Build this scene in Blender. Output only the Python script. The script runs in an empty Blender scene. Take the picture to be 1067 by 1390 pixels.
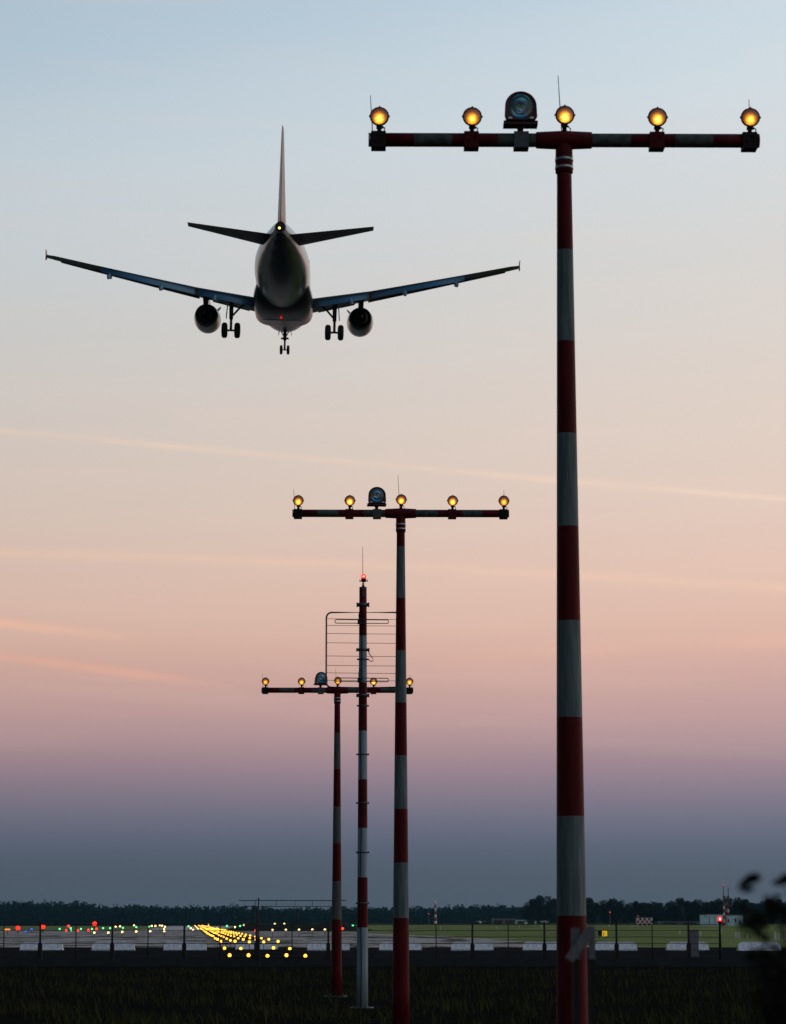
import bpy, math, random
from mathutils import Vector, Matrix
random.seed(7)
S = bpy.context.scene
COL = S.collection
R = math.radians

# ------------------------------------------------------------------ camera
F, CX, CY = 3700.0, 533.5, 695.0           # focal length and centre in photograph pixels
TILT = math.atan(558 / F)
EYE = Vector((0, 0, 2.6))
cam_d = bpy.data.cameras.new('camera')
cam = bpy.data.objects.new('camera', cam_d)
COL.objects.link(cam)
cam.location = EYE
cam.rotation_euler = (math.pi / 2 + TILT, 0, 0)
cam_d.sensor_fit = 'VERTICAL'
cam_d.sensor_height = 36
cam_d.sensor_width = 36
cam_d.lens = F / 1390 * 36
cam_d.clip_start = 0.1
cam_d.clip_end = 30000
cam_d.dof.use_dof = True
cam_d.dof.focus_distance = 85
cam_d.dof.aperture_fstop = 4.2
S.camera = cam

# ------------------------------------------------------------------ view
S.view_settings.view_transform = 'Standard'
S.view_settings.look = 'None'
S.view_settings.gamma = 1
S.view_settings.exposure = 0
S.render.engine = 'CYCLES'
S.cycles.use_denoising = True
S.cycles.max_bounces = 6
S.cycles.volume_bounces = 0
S.cycles.sample_clamp_indirect = 3


def lin(r, g, b):
    def c(v):
        v /= 255.0
        return v / 12.92 if v <= 0.04045 else ((v + 0.055) / 1.055) ** 2.4
    return (c(r), c(g), c(b), 1)


def elev(py):                               # elevation of a photograph row
    return math.degrees(TILT + math.atan((CY - py) / F))


def azim(px):
    return math.degrees(math.atan((px - CX) / F))


# ------------------------------------------------------------------ world: dusk sky
W = bpy.data.worlds.new('World')
S.world = W
W.use_nodes = True
nt = W.node_tree
nt.nodes.clear()


class NB:                                   # small node helper
    def __init__(s, nt):
        s.nt = nt

    def n(s, t, **k):
        o = s.nt.nodes.new(t)
        for a, b in k.items():
            setattr(o, a, b)
        return o

    def l(s, a, b):
        s.nt.links.new(a, b)

    def m(s, op, a, b=None, c=None):
        o = s.n('ShaderNodeMath', operation=op)
        for i, v in enumerate((a, b, c)):
            if v is None:
                continue
            if isinstance(v, (int, float)):
                o.inputs[i].default_value = v
            else:
                s.l(v, o.inputs[i])
        return o.outputs[0]

    def ramp(s, fac, stops, interp='LINEAR'):
        o = s.n('ShaderNodeValToRGB')
        cr = o.color_ramp
        cr.interpolation = interp
        while len(cr.elements) < len(stops):
            cr.elements.new(0.5)
        for e, (p, c) in zip(cr.elements, stops):
            e.position = p
            e.color = c if len(c) == 4 else (*c, 1)
        if fac is not None:
            s.l(fac, o.inputs[0])
        return o.outputs[0]

    def noise(s, vec, scale, detail=4, rough=0.55):
        o = s.n('ShaderNodeTexNoise')
        o.inputs['Scale'].default_value = scale
        o.inputs['Detail'].default_value = detail
        o.inputs['Roughness'].default_value = rough
        if vec is not None:
            s.l(vec, o.inputs['Vector'])
        return o.outputs[0]

    def mix(s, fac, a, b, blend='MIX'):
        o = s.n('ShaderNodeMix', data_type='RGBA', blend_type=blend)
        for sock, v in ((o.inputs[0], fac), (o.inputs[6], a), (o.inputs[7], b)):
            if isinstance(v, (int, float)):
                sock.default_value = v
            elif isinstance(v, (tuple, list)):
                sock.default_value = v if len(v) == 4 else (*v, 1)
            else:
                s.l(v, sock)
        return o.outputs[2]


w = NB(nt)
tc = w.n('ShaderNodeTexCoord')
sp = w.n('ShaderNodeSeparateXYZ')
w.l(tc.outputs['Generated'], sp.inputs[0])
el = w.m('MULTIPLY', w.m('ARCSINE', sp.outputs[2]), 57.29578)
az = w.m('MULTIPLY', w.m('ARCTAN2', sp.outputs[0], sp.outputs[1]), 57.29578)
# slow unevenness of the haze layers
cmb = w.n('ShaderNodeCombineXYZ')
w.l(w.m('MULTIPLY', az, 0.05), cmb.inputs[0])
w.l(w.m('MULTIPLY', el, 0.28), cmb.inputs[1])
wob = w.m('MULTIPLY', w.m('SUBTRACT', w.noise(cmb.outputs[0], 1.0, 3), 0.5), 0.45)
# the warm light reaches higher on the sunset side
lean = w.m('SUBTRACT', 1.0, w.m('MULTIPLY', w.m('SINE', w.m('MULTIPLY', az, 1 / 57.29578)), 0.5))
lean = w.m('ADD', 1.0, w.m('MULTIPLY', w.m('SUBTRACT', lean, 1.0), w.m('MINIMUM', w.m('DIVIDE', w.m('MAXIMUM', el, 0.0), 12.0), 1.0)))
el2 = w.m('ADD', w.m('MULTIPLY', el, lean), wob)
t = w.m('DIVIDE', w.m('ADD', el2, 1.0), 91.0)
sky = [(1260, (77, 84, 95)), (1228, (79, 87, 99)), (1190, (82, 91, 105)), (1155, (89, 98, 114)), (1120, (106, 109, 127)),
       (1080, (131, 121, 137)), (1040, (157, 133, 144)), (998, (181, 150, 152)), (955, (196, 160, 157)), (905, (209, 170, 159)),
       (860, (219, 182, 167)), (800, (223, 191, 176)), (700, (221, 199, 186)), (600, (218, 203, 193)), (500, (214, 206, 200)),
       (400, (209, 208, 206)), (300, (206, 211, 214)), (200, (203, 213, 219)), (100, (196, 210, 220)), (0, (184, 203, 217))]
stops = [(max(0, (elev(py) + 1) / 91), lin(*c)) for py, c in sky]
stops += [(28 / 91, lin(158, 184, 207)), (41 / 91, lin(126, 157, 188)), (61 / 91, lin(92, 126, 164)), (1.0, lin(76, 110, 150))]
col = w.ramp(t, stops)
# brighter towards the sunset, which lies ahead and to the right, outside the view
SUN_AZ = 62.0
side = w.m('COSINE', w.m('MULTIPLY', w.m('SUBTRACT', az, SUN_AZ), 1 / 57.29578))
side = w.m('ADD', 1.0, w.m('MULTIPLY', w.m('SUBTRACT', side, math.cos(R(SUN_AZ))), 0.56))


def contrail(pts, width, amp, patch, colr, base, span=None):
    # soft streak: elevation as a quadratic of azimuth through three photograph points
    (x0, y0), (x1, y1), (x2, y2) = [(azim(a), elev(b)) for a, b in pts]
    d = (x0 - x1) * (x0 - x2) * (x1 - x2)
    A = (x2 * (y1 - y0) + x1 * (y0 - y2) + x0 * (y2 - y1)) / d
    B = (x2 * x2 * (y0 - y1) + x1 * x1 * (y2 - y0) + x0 * x0 * (y1 - y2)) / d
    C = (x1 * x2 * (x1 - x2) * y0 + x2 * x0 * (x2 - x0) * y1 + x0 * x1 * (x0 - x1) * y2) / d
    line = w.m('ADD', w.m('MULTIPLY', w.m('ADD', w.m('MULTIPLY', az, A), B), az), C)
    c2 = w.n('ShaderNodeCombineXYZ')
    w.l(w.m('MULTIPLY', az, patch), c2.inputs[0])
    w.l(w.m('MULTIPLY', el, patch * 4), c2.inputs[1])
    c2.inputs[2].default_value = amp * 50
    nz = w.noise(c2.outputs[0], 1.0, 5, 0.6)
    dist = w.m('ABSOLUTE', w.m('ADD', w.m('SUBTRACT', el, line), w.m('MULTIPLY', w.m('SUBTRACT', nz, 0.5), width * 0.8)))
    g = w.m('POWER', 2.718, w.m('MULTIPLY', w.m('POWER', w.m('DIVIDE', dist, width), 2.0), -1.0))
    near = w.m('GREATER_THAN', 40.0, w.m('ABSOLUTE', az))
    k = w.m('MULTIPLY', w.m('MULTIPLY', g, near), w.m('MULTIPLY', w.m('ADD', w.m('MULTIPLY', nz, 1.6), -0.3), amp))
    k = w.m('MAXIMUM', k, 0.0)
    if span:                                # a short wisp that thins out at both ends
        mid, half = (azim(span[0]) + azim(span[1])) / 2, (azim(span[1]) - azim(span[0])) / 2
        u = w.m('DIVIDE', w.m('SUBTRACT', az, mid), half)
        k = w.m('MULTIPLY', k, w.m('MAXIMUM', w.m('SUBTRACT', 1.0, w.m('MULTIPLY', u, u)), 0.0))
    return w.mix(k, base, colr)


col = contrail([(0, 592), (480, 628), (1067, 683)], 0.068, 0.85, 0.5, lin(240, 212, 190), col)
col = contrail([(0, 755), (560, 770), (1067, 803)], 0.11, 0.6, 0.35, lin(243, 204, 178), col)
col = contrail([(-300, 835), (60, 856), (420, 905)], 0.10, 2.0, 0.3, lin(242, 192, 168), col, (-420, 200))
col = contrail([(-300, 880), (60, 902), (420, 950)], 0.10, 1.6, 0.3, lin(234, 178, 156), col, (-420, 330))
col = contrail([(500, 905), (900, 880), (1300, 872)], 0.2, 0.6, 0.25, lin(240, 190, 165), col, (560, 1500))
# thin stretched veils
c3 = w.n('ShaderNodeCombineXYZ')
w.l(w.m('MULTIPLY', az, 0.10), c3.inputs[0])
w.l(w.m('ADD', w.m('MULTIPLY', el, 1.5), w.m('MULTIPLY', az, 0.06)), c3.inputs[1])
veil = w.m('MULTIPLY', w.m('MAXIMUM', w.m('SUBTRACT', w.noise(c3.outputs[0], 1.0, 6, 0.6), 0.5), 0.0), 0.55)
veil = w.m('MULTIPLY', veil, w.m('MULTIPLY', w.m('SMOOTH_MIN', w.m('MAXIMUM', w.m('SUBTRACT', el, 3.0), 0.0), 1.0, 0.3), 0.8))
col = w.mix(veil, col, lin(240, 208, 190))
vm = w.n('ShaderNodeVectorMath', operation='SCALE')
w.l(col, vm.inputs[0])
w.l(side, vm.inputs['Scale'])
bg = w.n('ShaderNodeBackground')
w.l(vm.outputs[0], bg.inputs[0])
bg.inputs[1].default_value = 1.0
ns = w.n('ShaderNodeTexSky', sky_type='NISHITA')
ns.sun_disc = False
ns.sun_elevation = R(1.5)
ns.sun_rotation = R(SUN_AZ)
ns.dust_density = 2.0
bg2 = w.n('ShaderNodeBackground')
w.l(ns.outputs[0], bg2.inputs[0])
bg2.inputs[1].default_value = 0.002
ad = w.n('ShaderNodeAddShader')
w.l(bg.outputs[0], ad.inputs[0])
w.l(bg2.outputs[0], ad.inputs[1])
wo = w.n('ShaderNodeOutputWorld')
w.l(ad.outputs[0], wo.inputs[0])

# ------------------------------------------------------------------ sun, just about to set, far to the right
sd = bpy.data.lights.new('sun', 'SUN')
sd.energy = 0.2
sd.angle = R(10)
sd.color = (1.0, 0.58, 0.40)
sun = bpy.data.objects.new('sun', sd)
COL.objects.link(sun)
to_sun = Vector((math.cos(R(1.5)) * math.sin(R(SUN_AZ)), math.cos(R(1.5)) * math.cos(R(SUN_AZ)), math.sin(R(3.0))))
sun.rotation_euler = to_sun.to_track_quat('Z', 'Y').to_euler()
sun.location = (200, 50, 60)


# ================================================================== helpers
def un(px, py, d):
    """photograph pixel -> the point of that sight line at ground distance d"""
    fw = Vector((0, math.cos(TILT), math.sin(TILT)))
    up = Vector((0, -math.sin(TILT), math.cos(TILT)))
    v = fw + up * ((CY - py) / F) + Vector((1, 0, 0)) * ((px - CX) / F)
    return EYE + v * (d / v.y)


def sstep(a, b, x):
    x = max(0, min(1, (x - a) / (b - a)))
    return x * x * (3 - 2 * x)


def line_x(y):                              # approach and runway centre line
    return 5.15 - 0.0727 * y


def gh(x, y):                               # ground height
    h = 1.9 * sstep(380, 1150, y) * sstep(40, 130, x - line_x(y))
    h += 0.25 * math.sin(x * .021 + 1) * math.sin(y * .013) * sstep(420, 900, y) * sstep(45, 120, x - line_x(y))
    return h


MATS = {}


def mat(name, color, rough=0.7, metal=0.0, var=0.25, scale=6.0, col2=None, coord='Object', bump=0.0, spec=0.4, streak=None):
    if name in MATS:
        return MATS[name]
    m = bpy.data.materials.new(name)
    m.use_nodes = True
    b = NB(m.node_tree)
    bs = m.node_tree.nodes['Principled BSDF']
    tcn = b.n('ShaderNodeTexCoord')
    vec = tcn.outputs[coord]
    if streak:
        mp = b.n('ShaderNodeMapping')
        mp.inputs['Scale'].default_value = streak
        b.l(vec, mp.inputs[0])
        vec = mp.outputs[0]
    nz = b.noise(vec, scale, 6, 0.6)
    c1 = (*color, 1)
    c2 = (*(col2 or [c * (1 - var) for c in color]), 1)
    cc = b.ramp(nz, [(0.32, c2), (0.62, c1)])
    b.l(cc, bs.inputs['Base Color'])
    bs.inputs['Roughness'].default_value = rough
    bs.inputs['Metallic'].default_value = metal
    bs.inputs['Specular IOR Level'].default_value = spec
    if bump:
        bp = b.n('ShaderNodeBump')
        bp.inputs['Strength'].default_value = bump
        b.l(nz, bp.inputs['Height'])
        b.l(bp.outputs[0], bs.inputs['Normal'])
    MATS[name] = m
    return m


def glow(name, color, strength):
    if name in MATS:
        return MATS[name]
    m = bpy.data.materials.new(name)
    m.use_nodes = True
    bs = m.node_tree.nodes['Principled BSDF']
    bs.inputs['Base Color'].default_value = (*[c * .3 for c in color], 1)
    bs.inputs['Emission Color'].default_value = (*color, 1)
    bs.inputs['Emission Strength'].default_value = strength
    m.cycles.emission_sampling = 'NONE'
    MATS[name] = m
    return m


class MB:
    def __init__(s):
        s.v, s.f, s.m, s.s = [], [], [], []

    def add(s, vs, fs, mi=0, smooth=False):
        o = len(s.v)
        s.v += [tuple(v) for v in vs]
        for f in fs:
            s.f.append([i + o for i in f])
            s.m.append(mi)
            s.s.append(smooth)
        return s

    def box(s, c, size, mi=0, rot=None):
        hx, hy, hz = [a / 2 for a in size]
        vs = [Vector((x, y, z)) for x in (-hx, hx) for y in (-hy, hy) for z in (-hz, hz)]
        if rot is not None:
            vs = [rot @ v for v in vs]
        c = Vector(c)
        return s.add([v + c for v in vs], [(0, 1, 3, 2), (4, 6, 7, 5), (0, 4, 5, 1), (2, 3, 7, 6), (0, 2, 6, 4), (1, 5, 7, 3)], mi)

    def rings(s, rings, mi=0, caps=True, smooth=True, closed=True):
        n = len(rings[0])
        o = len(s.v)
        for r in rings:
            s.v += [tuple(p) for p in r]
        for i in range(len(rings) - 1):
            for j in range(n if closed else n - 1):
                k = (j + 1) % n
                s.f.append([o + i * n + j, o + i * n + k, o + (i + 1) * n + k, o + (i + 1) * n + j])
                s.m.append(mi[i] if isinstance(mi, (list, tuple)) else mi)
                s.s.append(smooth)
        if caps:
            for r, q in ((0, True), (len(rings) - 1, False)):
                idx = [o + r * n + j for j in range(n)]
                s.f.append(idx[::-1] if q else idx)
                s.m.append(mi[0 if q else -1] if isinstance(mi, (list, tuple)) else mi)
                s.s.append(False)
        return s

    def tube(s, pts, r, n=8, mi=0, caps=True):
        pts = [Vector(p) for p in pts]
        rr = r if isinstance(r, (list, tuple)) else [r] * len(pts)
        rings = []
        ref = None
        for i, p in enumerate(pts):
            d = (pts[min(i + 1, len(pts) - 1)] - pts[max(i - 1, 0)]).normalized()
            if ref is None:
                ref = Vector((0, 0, 1)) if abs(d.z) < .9 else Vector((1, 0, 0))
            a = d.cross(ref).normalized()
            b = d.cross(a).normalized()
            rings.append([p + a * (rr[i] * math.cos(2 * math.pi * j / n)) + b * (rr[i] * math.sin(2 * math.pi * j / n)) for j in range(n)])
        return s.rings(rings, mi, caps)

    def lathe(s, c, prof, axis='y', n=24, mi=0, caps=True):
        """prof = [(along, radius)] about an axis through c"""
        c = Vector(c)
        rings = []
        for a, r in prof:
            ring = []
            for j in range(n):
                t_ = 2 * math.pi * j / n
                u, v = r * math.cos(t_), r * math.sin(t_)
                ring.append(c + (Vector((u, a, v)) if axis == 'y' else Vector((a, u, v)) if axis == 'x' else Vector((u, v, a))))
            rings.append(ring)
        return s.rings(rings, mi, caps)

    def build(s, name, mats, parent=None, loc=None):
        me = bpy.data.meshes.new(name)
        me.from_pydata(s.v, [], s.f)
        if not isinstance(mats, (list, tuple)):
            mats = [mats]
        for m in mats:
            me.materials.append(m)
        me.polygons.foreach_set('material_index', s.m)
        me.polygons.foreach_set('use_smooth', s.s)
        me.update()
        o = bpy.data.objects.new(name, me)
        COL.objects.link(o)
        if parent:
            o.parent = parent
        if loc is not None:
            o.location = loc
        return o


def tag(o, label=None, cat=None, group=None, kind=None):
    if label:
        o['label'] = label
    if cat:
        o['category'] = cat
    if group:
        o['group'] = group
    if kind:
        o['kind'] = kind
    return o


def thing(name, label, cat, loc=(0, 0, 0), group=None, rot=(0, 0, 0)):
    o = bpy.data.objects.new(name, None)
    o.empty_display_size = 0.2
    COL.objects.link(o)
    o.location = loc
    o.rotation_euler = rot
    return tag(o, label, cat, group)


def inst(src, parent=None, loc=None):
    o = src.copy()
    COL.objects.link(o)
    o.parent = parent
    if loc is not None:
        o.location = loc
    return o


def copy_tree(o, parent=None):
    c = o.copy()
    COL.objects.link(c)
    c.parent = parent
    for ch in list(o.children):
        copy_tree(ch, c)
    return c


# ------------------------------------------------------------------ materials
RED = mat('red_paint', (0.095, 0.0022, 0.0055), 0.55, spec=.12, var=0.5, scale=2.2, streak=(6, 6, 0.8))
WHITE = mat('weathered_white_paint', (0.125, 0.175, 0.182), 0.6, spec=.15, col2=(0.06, 0.085, 0.088), scale=2.4, streak=(7, 7, 0.6))
GRIME = mat('grimy_white_paint', (0.11, 0.125, 0.11), 0.7, spec=.15, col2=(0.05, 0.06, 0.05), scale=2.4, streak=(7, 7, 0.6))
MOSS = mat('algae_stained_paint', (0.08, 0.10, 0.092), 0.8, spec=.15, col2=(0.025, 0.035, 0.03), scale=9)
BAND = mat('blue_white_paint', (0.24, 0.33, 0.38), 0.5, spec=.15, col2=(0.17, 0.24, 0.28), scale=2.0, streak=(7, 7, 0.6))
DARKRED = mat('dark_red_housing', (0.05, 0.003, 0.006), 0.45, var=0.5, scale=9)
STEEL = mat('galvanised_steel', (0.45, 0.47, 0.48), 0.35, 0.8, var=0.35, scale=14)
STEELD = mat('dull_steel', (0.07, 0.085, 0.095), 0.5, 0.3, var=0.4, scale=14)
BLACK = mat('black_metal', (0.010, 0.010, 0.011), 0.6, spec=.2, var=0.4, scale=12)
CASTING = mat('lamp_casting', (0.012, 0.005, 0.006), 0.6, spec=.2, var=0.4, scale=12)

# lit lens of the approach lamps: hot spot low in the reflector behind ribbed glass
lens_m = bpy.data.materials.new('lit_ribbed_lens')
lens_m.use_nodes = True
b = NB(lens_m.node_tree)
bs = lens_m.node_tree.nodes['Principled BSDF']
tcn = b.n('ShaderNodeTexCoord')
sx = b.n('ShaderNodeSeparateXYZ')
b.l(tcn.outputs['Object'], sx.inputs[0])
X, Zc = sx.outputs[0], sx.outputs[2]
dx = b.m('DIVIDE', X, 0.060)
dz = b.m('DIVIDE', b.m('ADD', Zc, 0.042), 0.066)
r2 = b.m('ADD', b.m('MULTIPLY', dx, dx), b.m('MULTIPLY', dz, dz))
hot = b.m('POWER', 2.718, b.m('MULTIPLY', r2, -0.75))
ribs = b.m('ADD', 0.72, b.m('MULTIPLY', b.m('SINE', b.m('MULTIPLY', X, 520.0)), 0.28))
ribs2 = b.m('ADD', 0.80, b.m('MULTIPLY', b.m('SINE', b.m('MULTIPLY', Zc, 430.0)), 0.20))
nz = b.noise(tcn.outputs['Object'], 34, 2)
oi = b.n('ShaderNodeObjectInfo')
val = b.m('MULTIPLY', b.m('MULTIPLY', b.m('ADD', b.m('MULTIPLY', hot, b.m('ADD', 0.72, b.m('MULTIPLY', oi.outputs['Random'], 0.42))), 0.05), b.m('MULTIPLY', ribs, ribs2)), b.m('ADD', 0.62, b.m('MULTIPLY', nz, 0.8)))
ecol = b.ramp(val, [(0.0, (0.015, 0.008, 0.01)), (0.10, (0.14, 0.045, 0.02)), (0.26, (0.95, 0.30, 0.012)), (0.45, (1.8, 0.80, 0.05)), (0.72, (3.4, 2.3, 0.45))])
b.l(ecol, bs.inputs['Emission Color'])
bs.inputs['Emission Strength'].default_value = 1.0
bs.inputs['Base Color'].default_value = (0.03, 0.02, 0.015, 1)
bs.inputs['Roughness'].default_value = 0.15
lens_m.cycles.emission_sampling = 'NONE'

# unlit flash lamp glass
gm = bpy.data.materials.new('flash_lamp_glass')
gm.use_nodes = True
b = NB(gm.node_tree)
out = gm.node_tree.nodes['Material Output']
gm.node_tree.nodes.remove(gm.node_tree.nodes['Principled BSDF'])
tr = b.n('ShaderNodeBsdfTransparent')
tr.inputs[0].default_value = (0.75, 0.9, 0.95, 1)
gl = b.n('ShaderNodeBsdfGlossy')
gl.inputs['Roughness'].default_value = 0.05
mx = b.n('ShaderNodeMixShader')
mx.inputs[0].default_value = 0.07
b.l(tr.outputs[0], mx.inputs[1])
b.l(gl.outputs[0], mx.inputs[2])
b.l(mx.outputs[0], out.inputs[0])
BOWL = mat('blue_reflector', (0.42, 0.80, 0.95), 0.09, 1.0, var=0.25, scale=7)

# ================================================================== ground
GRASS = bpy.data.materials.new('airfield_grass')
GRASS.use_nodes = True
b = NB(GRASS.node_tree)
bs = GRASS.node_tree.nodes['Principled BSDF']
tcn = b.n('ShaderNodeTexCoord')
mp = b.n('ShaderNodeMapping')
mp.inputs['Scale'].default_value = (0.02, 0.006, 1)
b.l(tcn.outputs['Object'], mp.inputs[0])
n1 = b.noise(mp.outputs[0], 3.0, 6, 0.6)
n2 = b.noise(tcn.outputs['Object'], 0.9, 5, 0.7)
c1 = b.ramp(n1, [(0.30, (0.060, 0.090, 0.006)), (0.5, (0.12, 0.17, 0.010)), (0.68, (0.21, 0.215, 0.03))])
c2 = b.ramp(n2, [(0.3, (0.5, 0.5, 0.5)), (0.7, (1.15, 1.15, 1.1))])
b.l(b.mix(1.0, c1, c2, 'MULTIPLY'), bs.inputs['Base Color'])
bs.inputs['Roughness'].default_value = 0.95
bs.inputs['Specular IOR Level'].default_value = 0.1

GRAVEL = bpy.data.materials.new('patchy_gravel')
GRAVEL.use_nodes = True
b = NB(GRAVEL.node_tree)
bs = GRAVEL.node_tree.nodes['Principled BSDF']
tcn = b.n('ShaderNodeTexCoord')
mp = b.n('ShaderNodeMapping')
mp.inputs['Scale'].default_value = (1, 0.22, 1)
b.l(tcn.outputs['Object'], mp.inputs[0])
n1 = b.noise(mp.outputs[0], 0.55, 8, 0.75)
n2 = b.noise(mp.outputs[0], 0.16, 5, 0.6)
c1 = b.ramp(n1, [(0.30, (0.12, 0.10, 0.08)), (0.48, (0.34, 0.285, 0.245)), (0.70, (0.58, 0.50, 0.45))])
c2 = b.ramp(n2, [(0.42, (0.05, 0.075, 0.02, 1)), (0.50, (1, 1, 1, 1))])
b.l(b.mix(1.0, c1, c2, 'MULTIPLY'), bs.inputs['Base Color'])
bs.inputs['Roughness'].default_value = 0.9
bs.inputs['Specular IOR Level'].default_value = 0.05

ASPH = mat('worn_asphalt', (0.022, 0.021, 0.021), 0.85, col2=(0.009, 0.009, 0.009), scale=0.7, spec=0.0, bump=0.2)
RUNW = mat('runway_asphalt', (0.07, 0.075, 0.08), 0.45, var=0.3, scale=0.05, spec=0.5)
SOIL = mat('dark_peat', (0.014, 0.0125, 0.010), 0.95, col2=(0.004, 0.004, 0.003), scale=1.2, spec=0.0, bump=0.3)
CONC = mat('pale_concrete', (0.40, 0.39, 0.37), 0.85, var=0.35, scale=0.4)


def sheet(name, xs, ys, fn, m, kind='structure', warp=0):
    mb = MB()
    vs = [(x, y, 0) for y in ys for x in xs]
    vs = [fn(x, y) for (x, y, _) in vs]
    n = len(xs)
    mb.add(vs, [(j * n + i, j * n + i + 1, (j + 1) * n + i + 1, (j + 1) * n + i) for j in range(len(ys) - 1) for i in range(n - 1)], smooth=True)
    return tag(mb.build(name, m), kind=kind)


gx = [-7000, -4000, -2200, -1200, -700, -450] + list(range(-300, 420, 12)) + [500, 700, 1000, 1600, 2600, 4500, 7000]
gy = [-2000, -600, -150, 0, 120, 240, 330] + list(range(380, 1260, 22)) + [1400, 1700, 2200, 3200, 5000, 8000]
sheet('ground', gx, gy, lambda x, y: (x, y, gh(x, y)), GRASS)
# dark verge in front of the fence
ex = [i * 6 - 150 for i in range(51)]
sheet('verge', ex, [-25, 30, 80, 130, 168], lambda x, y: (x, y, 0.012), SOIL)
random.seed(3)
jit = {}


def edge(x, y, amp):
    k = round(x)
    if k not in jit:
        jit[k] = random.uniform(-1, 1)
    return y + amp * jit[k]


sheet('service_road', ex, [168, 220, 297], lambda x, y: (x, edge(x, y, 1.5) if y > 290 else y, 0.02), ASPH)
# gravelled strip before the runway; follows the centre line
sheet('gravel_strip', [-210, -150, -90, -40, 0, 22, 44], [270 + 6 * i for i in range(106)],
      lambda x, y: (line_x(y) + x + (3.2 * math.sin(y * .071) + 2.1 * math.sin(y * .19 + 2) if x > 40 else 0), y, 0.008), GRAVEL)
sheet('taxiway', [-210, -60, 0, 44], [905, 925, 960], lambda x, y: (line_x(y) + x, y, 0.02), RUNW)
sheet('runway', [-24, -8, 8, 24], list(range(880, 3300, 110)), lambda x, y: (line_x(y) + x, y, 0.035), RUNW)

# grass blades of the verge (uncountable)
random.seed(5)
mb = MB()
for i in range(22000):
    y = random.uniform(58, 150)
    x = random.uniform(-0.19, 0.19) * y
    if math.sin(x * .7) * math.sin(y * .31 + x * .2) < random.uniform(-.6, .9):
        continue
    h = random.uniform(.12, .5)
    a = random.uniform(0, math.pi)
    lx, ly = random.uniform(-.15, .15), random.uniform(-.15, .15)
    wd = random.uniform(.012, .03)
    mb.add([(x - wd * math.cos(a), y - wd * math.sin(a), 0.0), (x + wd * math.cos(a), y + wd * math.sin(a), 0.0),
            (x + lx * .4 + wd * .5, y + ly * .4, h * .6), (x + lx, y + ly, h)], [(0, 1, 2), (0, 2, 3)])
GBL = mat('dry_dark_grass', (0.050, 0.056, 0.020), 0.9, var=0.6, scale=.8, spec=0.0)
tag(mb.build('verge_grass', GBL), 'sparse dark grass tufts on the bare verge', 'grass', kind='stuff')


# ================================================================== approach light masts
def make_lamp(parent_loc=(0, 0, 0)):
    """one approach lamp; origin on top of the crossbar, lens faces -y"""
    mb = MB()
    zc = 0.22
    mb.lathe((0, 0, zc), [(-.060, .118), (-.066, .130), (-.050, .136), (-.028, .134), (-.02, .126), (.03, .112), (.08, .078), (.11, .035)], n=28)
    for a in (0.0, math.pi / 2, math.pi):   # three clips on the rim
        mb.box((0.136 * math.cos(a), -.045, zc + .136 * math.sin(a)), (.02, .035, .02))
    mb.tube([(0, .02, -.01), (0, .015, .055), (0, .01, .10)], [.034, .03, .036], 10)
    mb.box((0, .01, .078), (.085, .06, .035))
    mb.box((0.045, .0, .07), (.03, .03, .014))
    o = mb.build('lamp', CASTING)
    ml = MB()
    rr = [(-.0, .0001), (-.002, .03), (.004, .06), (.011, .09), (.024, .119)]
    ml.lathe((0, 0, 0), [(a - .014, r) for a, r in rr], n=28, caps=False)
    le = ml.build('lens', lens_m, o)
    le.location = (0, -.068, zc)
    return o


def make_strobe():
    mb = MB()
    N = 40
    zc, rr, hw = 0.245, .172, .214

    def outline(sc):
        pts = []
        for j in range(N):
            a = 2 * math.pi * j / N
            c, s = math.cos(a), math.sin(a)
            if s >= 0:
                pts.append((hw * c * sc, zc + hw * s * sc))
            else:
                k = min(1 / max(abs(c), 1e-6) * (hw + .012 * -s), (zc - .045) / max(-s, 1e-6))
                pts.append((k * c * sc, zc + k * s))
        return pts
    fr_ = [(x, -.17, z) for x, z in outline(1)]
    bk = [(x * .82, .20, zc + (z - zc) * .82 - .02) for x, z in outline(1)]
    lip = [(x * 1.03, -.185, z) for x, z in outline(1)]
    circ = [(rr * math.cos(2 * math.pi * j / N), -.17, zc + rr * math.sin(2 * math.pi * j / N)) for j in range(N)]
    mb.rings([bk, fr_, lip], caps=False)
    mb.rings([lip, [(x * 1.0, -.178, z) for x, _, z in fr_], circ], caps=False, smooth=False)
    mb.add(bk, [list(range(N))])
    mb.box((0, -.03, .024), (.475, .22, .05))
    mb.tube([(0, 0, -.09), (0, 0, -.03), (0, 0, .01)], [.035, .045, .075], 12)
    o = mb.build('flash_lamp', DARKRED)
    m2 = MB()
    m2.lathe((0, -.17, zc), [(0, rr), (.03, rr * .96), (.075, rr * .84), (.115, rr * .66), (.145, rr * .42), (.158, rr * .16), (.160, .001)], n=N, caps=False)
    m2.build('reflector', BOWL, o)
    m3 = MB()
    ring = [(.062 * math.cos(a), -.10, zc + .03 * math.sin(a) + .012) for a in [2 * math.pi * k / 20 for k in range(21)]]
    m3.tube(ring, .011, 8)
    m3.tube([(-.04, -.05, zc), (-.04, -.10, zc)], .008, 6)
    m3.tube([(.04, -.05, zc), (.04, -.10, zc)], .008, 6)
    m3.build('flash_tube', STEEL, o)
    m4 = MB()
    m4.lathe((0, 0, 0), [(-.02, .0001), (-.016, rr * .5), (0, rr * .985)], n=N, caps=False)
    g = m4.build('lens', gm, o)
    g.location = (0, -.172, zc)
    for sx_ in (-1, 1):
        m5 = MB().box((sx_ * .15, -.195, .066), (.055, .03, .03))
        m5.build('latch', STEEL, o)
    return o


LAMP = make_lamp()
STROBE = make_strobe()
first = {'lamp': True, 'strobe': True}


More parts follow.
